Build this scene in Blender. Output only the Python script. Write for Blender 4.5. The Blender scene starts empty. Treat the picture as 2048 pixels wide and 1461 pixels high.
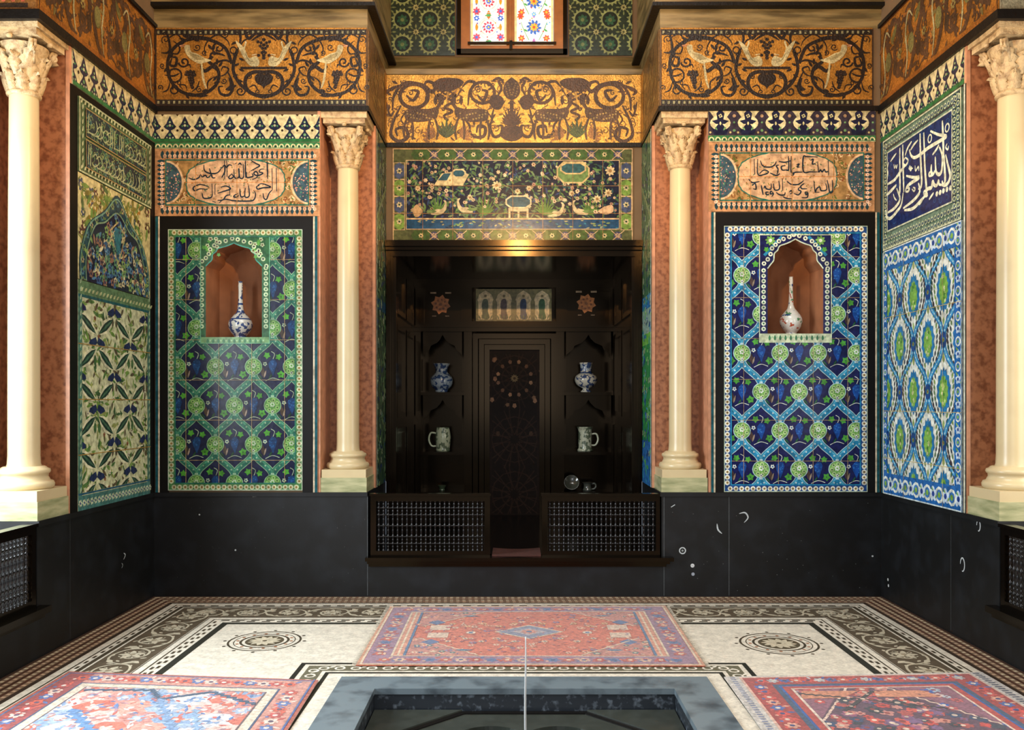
import bpy, math, random
from mathutils import Vector, Matrix

# ------------------------------------------------------------------ scene, camera, light
sc = bpy.context.scene
COL = sc.collection
F = 1750.0                 # focal length in pixels of the 2048 px wide frame
VX, VY = 1031.0, 805.0     # vanishing point of the hall's axis
EYE = 1.6
YB = 7.2                   # back wall
XL, XR = -2.975, 3.01      # side walls
YR = 8.22                  # back of the central recess
YW = 8.57                  # upper window wall
YN = 7.58                  # back of the column notches
DB = 9.8                   # back of the panelled alcove
ZF0, ZF1 = 4.035, 4.677    # mosaic frieze
ZD = 0.859                 # dado

cam_d = bpy.data.cameras.new('camera')
cam_d.sensor_width = 36.0
cam_d.lens = F / 2048 * 36.0
cam_d.shift_x = (1024 - VX) / 2048
cam_d.shift_y = (VY - 730.5) / 2048
cam_d.clip_start = 0.05
cam = bpy.data.objects.new('camera', cam_d)
cam.location = (0, 0, EYE)
cam.rotation_euler = (math.radians(90), 0, 0)
COL.objects.link(cam)
sc.camera = cam

w = bpy.data.worlds.new('world')
sc.world = w
w.use_nodes = True
w.node_tree.nodes['Background'].inputs[0].default_value = (0.75, 0.85, 1.0, 1)
w.node_tree.nodes['Background'].inputs[1].default_value = 0.55

sc.view_settings.view_transform = 'Standard'
sc.view_settings.look = 'None'
sc.view_settings.gamma = 1.0
sc.view_settings.use_curve_mapping = False
sc.view_settings.exposure = 0.0


def lamp(name, kind, loc, energy, color, size=1.0, size_y=None, target=None, angle=60, blend=0.3):
    d = bpy.data.lights.new(name, kind)
    d.energy = energy
    d.color = color
    if kind == 'AREA':
        d.shape = 'RECTANGLE'
        d.size = size
        d.size_y = size_y or size
    elif kind in ('POINT', 'SPOT'):
        d.shadow_soft_size = size
        if kind == 'SPOT':
            d.spot_size = math.radians(angle)
            d.spot_blend = blend
    o = bpy.data.objects.new(name, d)
    o.location = loc
    if target is not None:
        o.rotation_euler = (Vector(target) - Vector(loc)).to_track_quat('-Z', 'Y').to_euler()
    COL.objects.link(o)
    return o


# daylight: dome overhead, tall windows of the two side recesses, the entrance behind
lamp('dome_daylight', 'AREA', (0.02, 3.4, 6.45), 205, (1.0, 0.97, 0.92), 2.6, 2.6, (0.02, 3.4, 0))
lamp('north_window_daylight', 'AREA', (-3.9, 4.1, 2.2), 310, (0.86, 0.94, 1.0), 2.0, 2.4, (2.4, 5.2, 0.9))
lamp('south_window_daylight', 'AREA', (3.95, 4.1, 2.2), 85, (1.0, 0.95, 0.88), 2.0, 2.4, (-0.5, 5.2, 1.4))
lamp('entrance_daylight', 'AREA', (0.0, -0.8, 2.2), 38, (1.0, 0.97, 0.93), 2.0, 2.0, (0, 6, 1.6))
# warm lamp of the unseen gasolier over the fountain
lamp('gasolier_light', 'POINT', (0.05, 4.01, 3.765), 430, (1.0, 0.58, 0.22), 0.04)

# ------------------------------------------------------------------ helpers
def lin(c):
    return c / 12.92 if c <= 0.04045 else ((c + 0.055) / 1.055) ** 2.4


_hc = {}


def hx(h, m=0.0):
    k = (h, m)
    if k not in _hc:
        s = h.lstrip('#')
        _hc[k] = tuple(lin(int(s[i:i + 2], 16) / 255) for i in (0, 2, 4)) + (m,)
    return _hc[k]


def mat(name, color=(0.5, 0.5, 0.5), rough=0.5, metal=0.0, spec=0.5, coat=0.0, attr=False,
        n_scale=8.0, n_amt=0.25, n_col=None, n_detail=6.0, bump=0.0, b_scale=60.0, stretch=None,
        vor=0.0, vor_scale=120.0, emit=0.0, trans=0.0, lo=0.35, hi=0.65, metal_attr=False, sheen=0.0):
    m = bpy.data.materials.new(name)
    m.use_nodes = True
    nt = m.node_tree
    N, L = nt.nodes, nt.links
    b = N['Principled BSDF']
    b.inputs['Roughness'].default_value = rough
    b.inputs['Metallic'].default_value = metal
    b.inputs['Specular IOR Level'].default_value = spec
    b.inputs['Coat Weight'].default_value = coat
    b.inputs['Coat Roughness'].default_value = 0.12
    b.inputs['Transmission Weight'].default_value = trans
    if name == 'dark_polished_wood':
        b.inputs['Specular Tint'].default_value = (1.0, 0.72, 0.45, 1)
    if sheen:
        b.inputs['Sheen Weight'].default_value = sheen
    tc = N.new('ShaderNodeTexCoord')
    mp = N.new('ShaderNodeMapping')
    L.new(tc.outputs['Object'], mp.inputs[0])
    if stretch:
        mp.inputs['Scale'].default_value = stretch
    if attr:
        a = N.new('ShaderNodeVertexColor')
        a.layer_name = 'col'
        csock = a.outputs['Color']
        if metal_attr:
            L.new(a.outputs['Alpha'], b.inputs['Metallic'])
    else:
        r = N.new('ShaderNodeRGB')
        r.outputs[0].default_value = tuple(color[:3]) + (1,)
        csock = r.outputs[0]
    nz = N.new('ShaderNodeTexNoise')
    nz.inputs['Scale'].default_value = n_scale
    nz.inputs['Detail'].default_value = n_detail
    L.new(mp.outputs[0], nz.inputs['Vector'])
    mr = N.new('ShaderNodeMapRange')
    mr.inputs['From Min'].default_value = lo
    mr.inputs['From Max'].default_value = hi
    L.new(nz.outputs['Fac'], mr.inputs['Value'])
    mx = N.new('ShaderNodeMix')
    mx.data_type = 'RGBA'
    if n_col is None:
        # value variation
        mx.blend_type = 'MULTIPLY'
        mx.inputs['Factor'].default_value = n_amt
        cr = N.new('ShaderNodeCombineColor')
        mr.inputs['To Min'].default_value = 0.25
        mr.inputs['To Max'].default_value = 1.25
        for i in range(3):
            L.new(mr.outputs[0], cr.inputs[i])
        L.new(csock, mx.inputs['A'])
        L.new(cr.outputs[0], mx.inputs['B'])
    else:
        mul = N.new('ShaderNodeMath')
        mul.operation = 'MULTIPLY'
        mul.inputs[1].default_value = n_amt
        L.new(mr.outputs[0], mul.inputs[0])
        L.new(mul.outputs[0], mx.inputs['Factor'])
        L.new(csock, mx.inputs['A'])
        mx.inputs['B'].default_value = tuple(n_col[:3]) + (1,)
    out = mx.outputs['Result']
    if vor:
        v = N.new('ShaderNodeTexVoronoi')
        v.inputs['Scale'].default_value = vor_scale
        L.new(tc.outputs['Object'], v.inputs['Vector'])
        sep = N.new('ShaderNodeSeparateColor')
        L.new(v.outputs['Color'], sep.inputs[0])
        r2 = N.new('ShaderNodeMapRange')
        r2.inputs['To Min'].default_value = 1.0 - vor
        r2.inputs['To Max'].default_value = 1.0 + vor * 0.6
        L.new(sep.outputs[0], r2.inputs['Value'])
        c2 = N.new('ShaderNodeCombineColor')
        for i in range(3):
            L.new(r2.outputs[0], c2.inputs[i])
        m2 = N.new('ShaderNodeMix')
        m2.data_type = 'RGBA'
        m2.blend_type = 'MULTIPLY'
        m2.inputs['Factor'].default_value = 1.0
        L.new(out, m2.inputs['A'])
        L.new(c2.outputs[0], m2.inputs['B'])
        out = m2.outputs['Result']
    L.new(out, b.inputs['Base Color'])
    if emit:
        L.new(out, b.inputs['Emission Color'])
        b.inputs['Emission Strength'].default_value = emit
    if bump:
        bz = N.new('ShaderNodeTexNoise')
        bz.inputs['Scale'].default_value = b_scale
        bz.inputs['Detail'].default_value = 3.0
        L.new(tc.outputs['Object'], bz.inputs['Vector'])
        bp = N.new('ShaderNodeBump')
        bp.inputs['Strength'].default_value = bump
        bp.inputs['Distance'].default_value = 0.01
        L.new(bz.outputs['Fac'], bp.inputs['Height'])
        L.new(bp.outputs[0], b.inputs['Normal'])
    return m


M = {
    'tile': mat('glazed_tile', attr=True, rough=0.26, spec=0.27, n_scale=30, n_amt=0.55, bump=0.08, b_scale=25),
    'gold': mat('gold_mosaic', attr=True, metal_attr=True, rough=0.40, n_scale=6, n_amt=0.55, vor=0.35, vor_scale=95, bump=0.5, b_scale=70),
    'floor': mat('floor_mosaic', attr=True, rough=0.5, spec=0.35, n_scale=14, n_amt=0.22, vor=0.16, vor_scale=75),
    'carpet': mat('wool_carpet', attr=True, rough=0.95, spec=0.1, n_scale=45, n_amt=0.45, bump=0.4, b_scale=260, vor=0.22, vor_scale=110, sheen=0.3),
    'glass': mat('stained_glass', attr=True, rough=0.2, emit=0.9, n_scale=20, n_amt=0.3),
    'porc_blue': mat('blue_painted_porcelain', attr=True, rough=0.12, spec=0.6, coat=0.3, n_scale=24, n_amt=0.95, n_col=hx('#27467c'), lo=0.52, hi=0.55, n_detail=2),
    'porc_green': mat('green_painted_porcelain', attr=True, rough=0.14, spec=0.6, coat=0.3, n_scale=20, n_amt=0.85, n_col=hx('#44573f'), lo=0.5, hi=0.54, n_detail=2),
    'porc_poly': mat('polychrome_porcelain', attr=True, rough=0.12, spec=0.6, coat=0.3, n_scale=26, n_amt=0.95, n_col=hx('#e3e3d8'), lo=0.44, hi=0.47, n_detail=2),
    'porcelain': mat('painted_porcelain', attr=True, rough=0.12, spec=0.6, coat=0.4, n_scale=40, n_amt=0.15),
    'black': mat('black_marble', hx('#0a0b0c'), rough=0.5, spec=0.40, n_scale=6, n_amt=0.85, n_col=hx('#1b1f24'), lo=0.46, hi=0.82, n_detail=12),
    'frameblack': mat('black_slate_frame', hx('#0d0b09'), rough=0.5, spec=0.2, n_scale=6, n_amt=0.3),
    'red': mat('red_marble', hx('#a66d4a'), rough=0.35, n_scale=26, n_amt=0.75, n_col=hx('#62331f'), n_detail=10, lo=0.42, hi=0.66),
    'rededge': mat('pink_marble_edge', hx('#c9906e'), rough=0.35, n_scale=15, n_amt=0.3),
    'cream': mat('cream_marble', hx('#cbb98f'), rough=0.3, spec=0.5, n_scale=5, n_amt=0.4, n_col=hx('#b9a27c'), n_detail=8, lo=0.5, hi=0.75),
    'carved': mat('carved_marble', hx('#c4ab7f'), rough=0.55, n_scale=22, n_amt=0.8, n_col=hx('#755434'), n_detail=6, lo=0.45, hi=0.72, bump=0.7, b_scale=60),
    'green': mat('green_marble', hx('#b9b68c'), rough=0.35, n_scale=5, n_amt=0.7, n_col=hx('#6f7a4e'), stretch=(1, 1, 5), n_detail=8),
    'olive': mat('olive_marble', hx('#8d7a50'), rough=0.4, n_scale=2.6, n_amt=0.85, n_col=hx('#463a20'), stretch=(0.8, 0.8, 6), n_detail=8, lo=0.4, hi=0.62),
    'plaster': mat('niche_plaster', hx('#9a6440'), rough=0.8, n_scale=6, n_amt=0.3),
    'wood': mat('dark_polished_wood', hx('#0c0805'), rough=0.16, spec=0.22, n_scale=9, n_amt=0.5, n_col=hx('#060403'), stretch=(4, 4, 0.6)),
    'spindle': mat('turned_ebony', hx('#0c0c0e'), rough=0.25, spec=0.5, n_scale=20, n_amt=0.2),
    'gilt': mat('gilded_wood', hx('#a8692c'), rough=0.4, metal=0.25, n_scale=9, n_amt=0.3),
    'wall': mat('plain_wall', hx('#6f5a40'), rough=0.8, n_scale=4, n_amt=0.2),
    'ceil': mat('pale_ceiling', hx('#b59a70'), rough=0.85, n_scale=3, n_amt=0.2),
    'pool': mat('grey_pool_stone', hx('#74838b'), rough=0.3, spec=0.5, n_scale=6, n_amt=0.85, n_col=hx('#39424a'), n_detail=12, lo=0.46, hi=0.68),
    'poolwall': mat('wet_pool_wall', hx('#2b3138'), rough=0.3, n_scale=30, n_amt=0.8, n_col=hx('#8a97a4'), n_detail=6, lo=0.55, hi=0.8),
    'poolstep': mat('pool_step_stone', hx('#3b403a'), rough=0.3, n_scale=12, n_amt=0.4, n_col=hx('#22261f')),
    'water': mat('pool_water', hx('#10171a'), rough=0.03, spec=0.6, n_scale=3, n_amt=0.1, bump=0.05, b_scale=12),
    'jet': mat('jet_water', hx('#f2f5f5'), rough=0.15, n_scale=3, n_amt=0.05, trans=0.25),
    'beam': mat('black_beam', hx('#0f0c09'), rough=0.45, spec=0.3, n_scale=15, n_amt=0.35, bump=0.3, b_scale=45),
    'carvedwood': mat('carved_inlaid_wood', attr=True, rough=0.5, spec=0.15, n_scale=30, n_amt=0.4),
    'cushion': mat('red_cushion', hx('#4a251c'), rough=0.9, n_scale=30, n_amt=0.4),
}


def put(name, verts, faces, material, parent=None, smooth=False, cols=None, origin=None):
    me = bpy.data.meshes.new(name)
    if origin is not None:
        ox, oy, oz = origin
        verts = [(x - ox, y - oy, z - oz) for x, y, z in verts]
    me.from_pydata(verts, [], faces)
    me.materials.append(material)
    if cols is not None:
        at = me.color_attributes.new('col', 'FLOAT_COLOR', 'CORNER')
        buf = []
        for f, c in zip(faces, cols):
            buf.extend(c * len(f))
        at.data.foreach_set('color', buf)
    if smooth:
        me.polygons.foreach_set('use_smooth', [True] * len(faces))
    me.update()
    o = bpy.data.objects.new(name, me)
    COL.objects.link(o)
    if origin is not None:
        o.location = origin
    if parent is not None:
        o.parent = parent
        if origin is None and not parent.get('local'):
            o.matrix_parent_inverse = Matrix.Translation(parent.location).inverted()
    return o


def tag(o, label, cat, group=None, kind=None):
    o['label'] = label
    o['category'] = cat
    if group:
        o['group'] = group
    if kind:
        o['kind'] = kind
    return o


def thing(name, label, cat, loc=(0, 0, 0), group=None, local=False):
    o = bpy.data.objects.new(name, None)
    o.empty_display_size = 0.1
    o.location = loc
    COL.objects.link(o)
    tag(o, label, cat, group)
    if local:
        o['local'] = 1
    return o


def dup(root, loc, label=None, mirror=False):
    def cp(o, par):
        c = o.copy()
        COL.objects.link(c)
        if par is not None:
            c.parent = par
        for ch in [k for k in o.children]:
            cp(ch, c)
        return c
    r = cp(root, None)
    r.location = loc
    if mirror:
        r.rotation_euler = (0, 0, math.pi)
    if label:
        r['label'] = label
    return r


class MB:
    """collects boxes, lathes, tubes into one mesh"""

    def __init__(s):
        s.v, s.f, s.c = [], [], []

    def add(s, vs, fs, c=None):
        b = len(s.v)
        s.v.extend(vs)
        s.f.extend([tuple(i + b for i in f) for f in fs])
        s.c.extend([c or (1, 1, 1, 0)] * len(fs))
        return s

    def box(s, x0, x1, y0, y1, z0, z1, c=None, bev=0.0):
        x0, x1 = min(x0, x1), max(x0, x1)
        y0, y1 = min(y0, y1), max(y0, y1)
        z0, z1 = min(z0, z1), max(z0, z1)
        vs = [(x, y, z) for z in (z0, z1) for y in (y0, y1) for x in (x0, x1)]
        fs = [(0, 2, 3, 1), (4, 5, 7, 6), (0, 1, 5, 4), (2, 6, 7, 3), (0, 4, 6, 2), (1, 3, 7, 5)]
        return s.add(vs, fs, c)

    def lathe(s, prof, cx=0, cy=0, cz=0, n=24, c=None, cap=True, colf=None):
        vs, fs = [], []
        for r, z in prof:
            for k in range(n):
                a = 2 * math.pi * k / n
                vs.append((cx + r * math.cos(a), cy + r * math.sin(a), cz + z))
        m = len(prof)
        cols = []
        for i in range(m - 1):
            for k in range(n):
                fs.append((i * n + k, i * n + (k + 1) % n, (i + 1) * n + (k + 1) % n, (i + 1) * n + k))
                if colf:
                    cols.append(colf((prof[i][1] + prof[i + 1][1]) / 2, (k + .5) / n))
        b = len(s.v)
        s.v.extend(vs)
        s.f.extend([tuple(i + b for i in f) for f in fs])
        s.c.extend(cols if colf else [c or (1, 1, 1, 0)] * len(fs))
        if cap:
            s.add([vs[k] for k in range(n)], [tuple(range(n))[::-1]], c or (cols[0] if colf else None))
            s.add([vs[(m - 1) * n + k] for k in range(n)], [tuple(range(n))], c or (cols[-1] if colf else None))
        return s

    def tube(s, pts, r, n=8, c=None):
        vs, fs = [], []
        m = len(pts)
        for i, p in enumerate(pts):
            p = Vector(p)
            d = (Vector(pts[min(i + 1, m - 1)]) - Vector(pts[max(i - 1, 0)])).normalized()
            up = Vector((0, 1, 0)) if abs(d.y) < 0.9 else Vector((1, 0, 0))
            a = d.cross(up).normalized()
            bb = d.cross(a)
            rr = r[i] if isinstance(r, (list, tuple)) else r
            for k in range(n):
                t = 2 * math.pi * k / n
                vs.append(tuple(p + a * rr * math.cos(t) + bb * rr * math.sin(t)))
        for i in range(m - 1):
            for k in range(n):
                fs.append((i * n + k, i * n + (k + 1) % n, (i + 1) * n + (k + 1) % n, (i + 1) * n + k))
        fs.append(tuple(range(n))[::-1])
        fs.append(tuple((m - 1) * n + k for k in range(n)))
        return s.add(vs, fs, c)

    def prism(s, pts, axis_fn, d0, d1, c=None):
        """pts: 2-D outline; axis_fn(a,b,d) -> xyz; extruded from d0 to d1"""
        n = len(pts)
        vs = [axis_fn(a, b, d0) for a, b in pts] + [axis_fn(a, b, d1) for a, b in pts]
        fs = [tuple(range(n)), tuple(range(n, 2 * n))[::-1]]
        fs += [(k, (k + 1) % n, n + (k + 1) % n, n + k) for k in range(n)]
        return s.add(vs, fs, c)

    def build(s, name, material, parent=None, smooth=False, origin=None):
        return put(name, s.v, s.f, material, parent, smooth, s.c, origin)


def cr(pts, n=6, closed=False):
    """Catmull-Rom through the points"""
    P = list(pts)
    m = len(P)
    if m < 3:
        return P
    out = []
    rng = range(m) if closed else range(m - 1)
    for i in rng:
        p0 = P[(i - 1) % m] if (closed or i > 0) else P[0]
        p1, p2 = P[i], P[(i + 1) % m]
        p3 = P[(i + 2) % m] if (closed or i + 2 < m) else P[-1]
        for k in range(n):
            t = k / n
            t2, t3 = t * t, t * t * t
            out.append(tuple(0.5 * (2 * p1[j] + (p2[j] - p0[j]) * t + (2 * p0[j] - 5 * p1[j] + 4 * p2[j] - p3[j]) * t2
                                    + (3 * p1[j] - p0[j] - 3 * p2[j] + p3[j]) * t3) for j in (0, 1)))
    if not closed:
        out.append(P[-1])
    return out


def circ(cx, cy, r, n=16, ry=None, a0=0.0, a1=2 * math.pi):
    ry = r if ry is None else ry
    full = abs(a1 - a0 - 2 * math.pi) < 1e-6
    k = n if full else n + 1
    return [(cx + r * math.cos(a0 + (a1 - a0) * i / n), cy + ry * math.sin(a0 + (a1 - a0) * i / n)) for i in range(k)]


def spiral(cx, cy, r0, r1, a0, turns, n=22, fy=1.0):
    return [(cx + (r0 + (r1 - r0) * i / n) * math.cos(a0 + turns * 2 * math.pi * i / n),
             cy + fy * (r0 + (r1 - r0) * i / n) * math.sin(a0 + turns * 2 * math.pi * i / n)) for i in range(n + 1)]


def clip_poly(pts, r):
    x0, y0, x1, y1 = r
    for ax, lim, keep in ((0, x0, 1), (0, x1, -1), (1, y0, 1), (1, y1, -1)):
        if not pts:
            return pts
        out = []
        for i, p in enumerate(pts):
            q = pts[i - 1]
            pin, qin = (p[ax] - lim) * keep >= 0, (q[ax] - lim) * keep >= 0
            if pin != qin:
                t = (lim - q[ax]) / (p[ax] - q[ax])
                out.append((q[0] + (p[0] - q[0]) * t, q[1] + (p[1] - q[1]) * t))
            if pin:
                out.append(p)
        pts = out
    return pts


EPS = 0.0006


class Draw:
    """inlaid pattern: flat polygons in stepped layers on one surface, one mesh"""

    def __init__(s, fn, base=0.0):
        s.fn, s.base = fn, base
        s.v, s.f, s.c = [], [], []
        s.cnt = 0
        s.eps = EPS
        s.tf = None
        s.clip = None
        s.lay = 0

    def poly(s, pts, col, lay=None, m=0.0):
        if isinstance(col, str):
            col = hx(col, m)
        if s.tf:
            pts = [s.tf(*p) for p in pts]
        s.cnt += 1
        off = s.base + s.eps * ((s.lay if lay is None else lay) + (s.cnt % 191) * 0.005)   # no two inlays share a plane
        pieces = [pts] if s.clip is None else [clip_poly(pts, r) for r in s.clip]
        for p in pieces:
            if len(p) < 3:
                continue
            b = len(s.v)
            s.v.extend([s.fn(x, y, off) for x, y in p])
            s.f.append(tuple(range(b, b + len(p))))
            s.c.append(col)

    def rect(s, x0, y0, x1, y1, col, lay=None, m=0.0):
        s.poly([(x0, y0), (x1, y0), (x1, y1), (x0, y1)], col, lay, m)

    def slab(s, x0, y0, x1, y1, col, th, m=0.0):
        """a plate of real thickness; later layers lie on its face"""
        cl, s.clip = s.clip, None
        s.base = th
        s.lay = 0
        s.rect(x0, y0, x1, y1, col, 0, m)
        c = hx(col, m)
        for (a, b) in (((x0, y0), (x1, y0)), ((x1, y0), (x1, y1)), ((x1, y1), (x0, y1)), ((x0, y1), (x0, y0))):
            i = len(s.v)
            s.v.extend([s.fn(*a, th), s.fn(*b, th), s.fn(*b, .002), s.fn(*a, .002)])
            s.f.append((i, i + 1, i + 2, i + 3))
            s.c.append(c)
        s.clip = cl

    def stroke(s, pts, wd, col, lay=None, m=0.0, closed=False, taper=0.0):
        n = len(pts)
        if n < 2:
            return
        L, R = [], []
        for i, p in enumerate(pts):
            a = pts[(i - 1) % n] if (closed or i > 0) else p
            b = pts[(i + 1) % n] if (closed or i < n - 1) else p
            dx, dy = b[0] - a[0], b[1] - a[1]
            d = math.hypot(dx, dy) or 1.0
            h = wd / 2
            if taper:
                t = i / (n - 1)
                h *= 1 - taper * abs(2 * t - 1) ** 2 if taper < 1 else max(0.12, 1 - (taper - 1) * t)
            L.append((p[0] - dy / d * h, p[1] + dx / d * h))
            R.append((p[0] + dy / d * h, p[1] - dx / d * h))
        for i in range(n if closed else n - 1):
            j = (i + 1) % n
            s.poly([L[i], L[j], R[j], R[i]], col, lay, m)

    def disc(s, cx, cy, r, col, lay=None, n=12, ry=None, m=0.0):
        s.poly(circ(cx, cy, r, n, ry), col, lay, m)

    def ring(s, cx, cy, r, wd, col, lay=None, n=18, ry=None, m=0.0):
        s.stroke(circ(cx, cy, r, n, ry), wd, col, lay, m, closed=True)

    def leaf(s, x, y, ang, ln, wd, col, lay=None, m=0.0):
        ca, sa = math.cos(ang), math.sin(ang)
        o = [(0, 0), (.25, .8), (.55, 1), (.85, .5), (1, 0), (.85, -.5), (.55, -1), (.25, -.8)]
        s.poly([(x + ca * a * ln - sa * b * wd / 2, y + sa * a * ln + ca * b * wd / 2) for a, b in o], col, lay, m)

    def flower(s, x, y, r, n, col, cc, lay=None, m=0.0, a0=0.0):
        l = s.lay if lay is None else lay
        pts = []
        for k in range(n * 4):
            a = a0 + 2 * math.pi * k / (n * 4)
            rr = r * (1.0 if k % 4 in (0, 1) else 0.86 if k % 4 == 2 else 0.62)
            pts.append((x + rr * math.cos(a), y + rr * math.sin(a)))
        s.poly(pts, col, l, m)
        if cc:
            s.disc(x, y, r * .36, cc, l + 1, 8, None, m)

    def rope(s, x0, y0, x1, y1, n, r, col, cc=None, lay=None, m=0.0):
        l = s.lay if lay is None else lay
        for k in range(n):
            t = (k + .5) / n
            x, y = x0 + (x1 - x0) * t, y0 + (y1 - y0) * t
            s.disc(x, y, r, col, l, 8, None, m)
            if cc:
                s.disc(x, y, r * .45, cc, l + 1, 6, None, m)

    def frame(s, x0, y0, x1, y1, wd, col, lay=None, m=0.0):
        s.rect(x0, y0, x1, y0 + wd, col, lay, m)
        s.rect(x0, y1 - wd, x1, y1, col, lay, m)
        s.rect(x0, y0 + wd, x0 + wd, y1 - wd, col, lay, m)
        s.rect(x1 - wd, y0 + wd, x1, y1 - wd, col, lay, m)

    def build(s, name, material, parent=None, origin=None):
        return put(name, s.v, s.f, material, parent, False, s.c, origin)


def back(depth):
    k = depth / F
    return lambda x, y, o: ((x - VX) * k, depth - o, EYE + (VY - y) * k)


def left_wall(d, z, o):
    return (XL + o, d, z)


def right_wall(d, z, o):
    return (XR - o, d, z)


def flat(x, y, o):
    return (x, y, o)


K = YB / F


def X(px, depth=YB):
    return (px - VX) * depth / F


def Z(py, depth=YB):
    return EYE + (VY - py) * depth / F


def lw(px, py):
    d = XL * F / (px - VX)
    return (d, EYE + (VY - py) * d / F)


def rw(px, py):
    d = XR * F / (px - VX)
    return (d, EYE + (VY - py) * d / F)


def struct(o):
    o['kind'] = 'structure'
    return o

# ------------------------------------------------------------------ the building
XA, XB_ = X(640), X(735)         # left: notch edge, recess edge
XC, XD_ = X(1320), X(1418)       # right: recess edge, notch edge
YS1, YS0 = 5.83, 5.44            # side walls: notch edge, recess edge
ZALC = 0.33                      # alcove floor
PX0, PX1, PY0, PY1 = -1.006, 1.106, 2.95, 5.063   # fountain rim
ARCH = [(1, 0), (.9, .13), (.78, .28), (.76, .5), (.64, .62), (.57, .76), (.37, .83), (.19, .9), (0, 1)]


def arch_pts(cx, hw, ybot, yspring, yapex):
    """outline of a cusped niche in photo-down units, from bottom left over the apex to bottom right"""
    h = yspring - yapex
    l = cr([(cx - hw * a, yspring - h * b) for a, b in ARCH], 3)
    r = [(2 * cx - x, y) for x, y in l[::-1]][1:]
    return [(cx - hw, ybot)] + l + r + [(cx + hw, ybot)]


NICHES = {'L': (469, 56, 675, 533, 487), 'R': (1589.5, 55.5, 668, 538, 479)}


def holed(mb, x0, x1, z0, z1, hx0, hx1, hz0, hz1, y0, y1):
    mb.box(x0, hx0, y0, y1, z0, z1)
    mb.box(hx1, x1, y0, y1, z0, z1)
    mb.box(hx0, hx1, y0, y1, z0, hz0)
    mb.box(hx0, hx1, y0, y1, hz1, z1)


b = MB()
for key, x0, x1 in (('L', XL, XA), ('R', XD_, XR)):
    cx, hw, yb, ysp, yap = NICHES[key]
    holed(b, x0, x1, ZD, ZF0, X(cx - hw - 4), X(cx + hw + 4), Z(yb + 4), Z(yap - 4), YB, YB + 0.5)
b.box(XA, XB_, YN + 0.02, YW + .1, ZD, ZF0)
b.box(XC, XD_, YN + 0.02, YW + .1, ZD, ZF0)
b.box(XL, XB_, YB, YW + .1, ZF0, ZF1)
b.box(XC, XR, YB, YW + .1, ZF0, ZF1)
struct(b.build('wall_back', M['wall']))
b = MB()
b.box(XB_, XC, YR, YR + .5, 3.08, ZF1)
struct(b.build('wall_recess', M['wall']))
b = MB()
b.box(-1.4, 1.4, DB + .42, DB + .5, 0, 3.2)
struct(b.build('wall_alcove', M['wall']))

b = MB()
b.box(XL, XB_, YB, YR, 0, ZD - .035)
b.box(XC, XR, YB, YR, 0, ZD - .035)
b.box(XB_, XC, YB, YB + .1, 0, ZALC - .06)
struct(b.build('wall_back_dado', M['black']))
b = MB()
b.box(XL, XB_, YB - .012, YR, ZD - .035, ZD)
b.box(XC, XR, YB - .012, YR, ZD - .035, ZD)
struct(b.build('trim_1', M['black']))

# red marble lining of the notches
b = MB()
b.box(XA, XB_, YN, YN + .02, ZD, ZF0)
b.box(XC, XD_, YN, YN + .02, ZD, ZF0)
struct(b.build('trim_2', M['red']))
b = MB()
b.box(XA - .02, XA + .004, YB - .006, YN, ZD, ZF0)
b.box(XD_ - .004, XD_ + .02, YB - .006, YN, ZD, ZF0)
b.box(XB_ - .02, XB_ + .006, YN - .006, YN + .03, ZD, ZF0)
b.box(XC - .006, XC + .02, YN - .006, YN + .03, ZD, ZF0)
struct(b.build('trim_3', M['rededge']))

# upper walls, cornices, window wall
b = MB()
b.box(XL, XB_, YB, YW + .1, ZF1, ZF1 + .16)
b.box(XC, XR, YB, YW + .1, ZF1, ZF1 + .16)
b.box(XL, XB_ + .05, YB - .05, YW + .1, ZF1 + .19, ZF1 + .26)
b.box(XC - .05, XR, YB - .05, YW + .1, ZF1 + .19, ZF1 + .26)
b.box(XL, XB_, YB, YW + .1, ZF1 + .26, 6.6)
b.box(XC, XR, YB, YW + .1, ZF1 + .26, 6.6)
prof = [(YR - .02, ZF1), (YR - .02, ZF1 + .05), (YR + .1, ZF1 + .07), (YW - .03, 4.97), (YW + .1, 4.99), (YW + .1, ZF1)]
b.prism(prof, lambda y, z, d: (d, y, z), XB_, XC)
struct(b.build('trim_4', M['olive']))
b = MB()
b.box(XL, XB_ + .07, YB - .07, YW, ZF1 + .16, ZF1 + .19)
b.box(XC - .07, XR, YB - .07, YW, ZF1 + .16, ZF1 + .19)
struct(b.build('trim_5', M['beam']))
WX0, WX1, WZ0, WZ1 = X(912, YW), X(1136, YW), Z(110, YW), 6.45
b = MB()
b.box(XB_, WX0, YW, YW + .2, 4.95, 6.6)
b.box(WX1, XC, YW, YW + .2, 4.95, 6.6)
b.box(WX0, WX1, YW, YW + .2, 4.95, WZ0)
b.box(WX0, WX1, YW, YW + .2, WZ1, 6.6)
struct(b.build('wall_window_bay', M['wall']))

# black beam under the mosaic friezes (front, recess and both side walls)
b = MB()
b.box(XL, XB_ + .012, YB - .022, YN, ZF0 - .04, ZF0)
b.box(XC - .012, XR, YB - .022, YN, ZF0 - .04, ZF0)
b.box(XB_, XB_ + .014, YB, YR, ZF0 - .04, ZF0)
b.box(XC - .014, XC, YB, YR, ZF0 - .04, ZF0)
b.box(XB_, XC, YR - .02, YR, ZF0 - .04, ZF0)
for xw, s in ((XL, -1), (XR, 1)):
    b.box(xw - s * .03, xw + s * .4, YS0 - .03, YB, ZF0 - .06, ZF0)
    b.box(xw, xw + s * 1.02, YS0 - .026, YS0, ZF0 - .058, ZF0 - .001)
    b.box(xw - s * .03, xw + s * .1, YS0 - .03, YB, ZF1, ZF1 + .03)
struct(b.build('trim_6', M['beam']))

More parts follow.
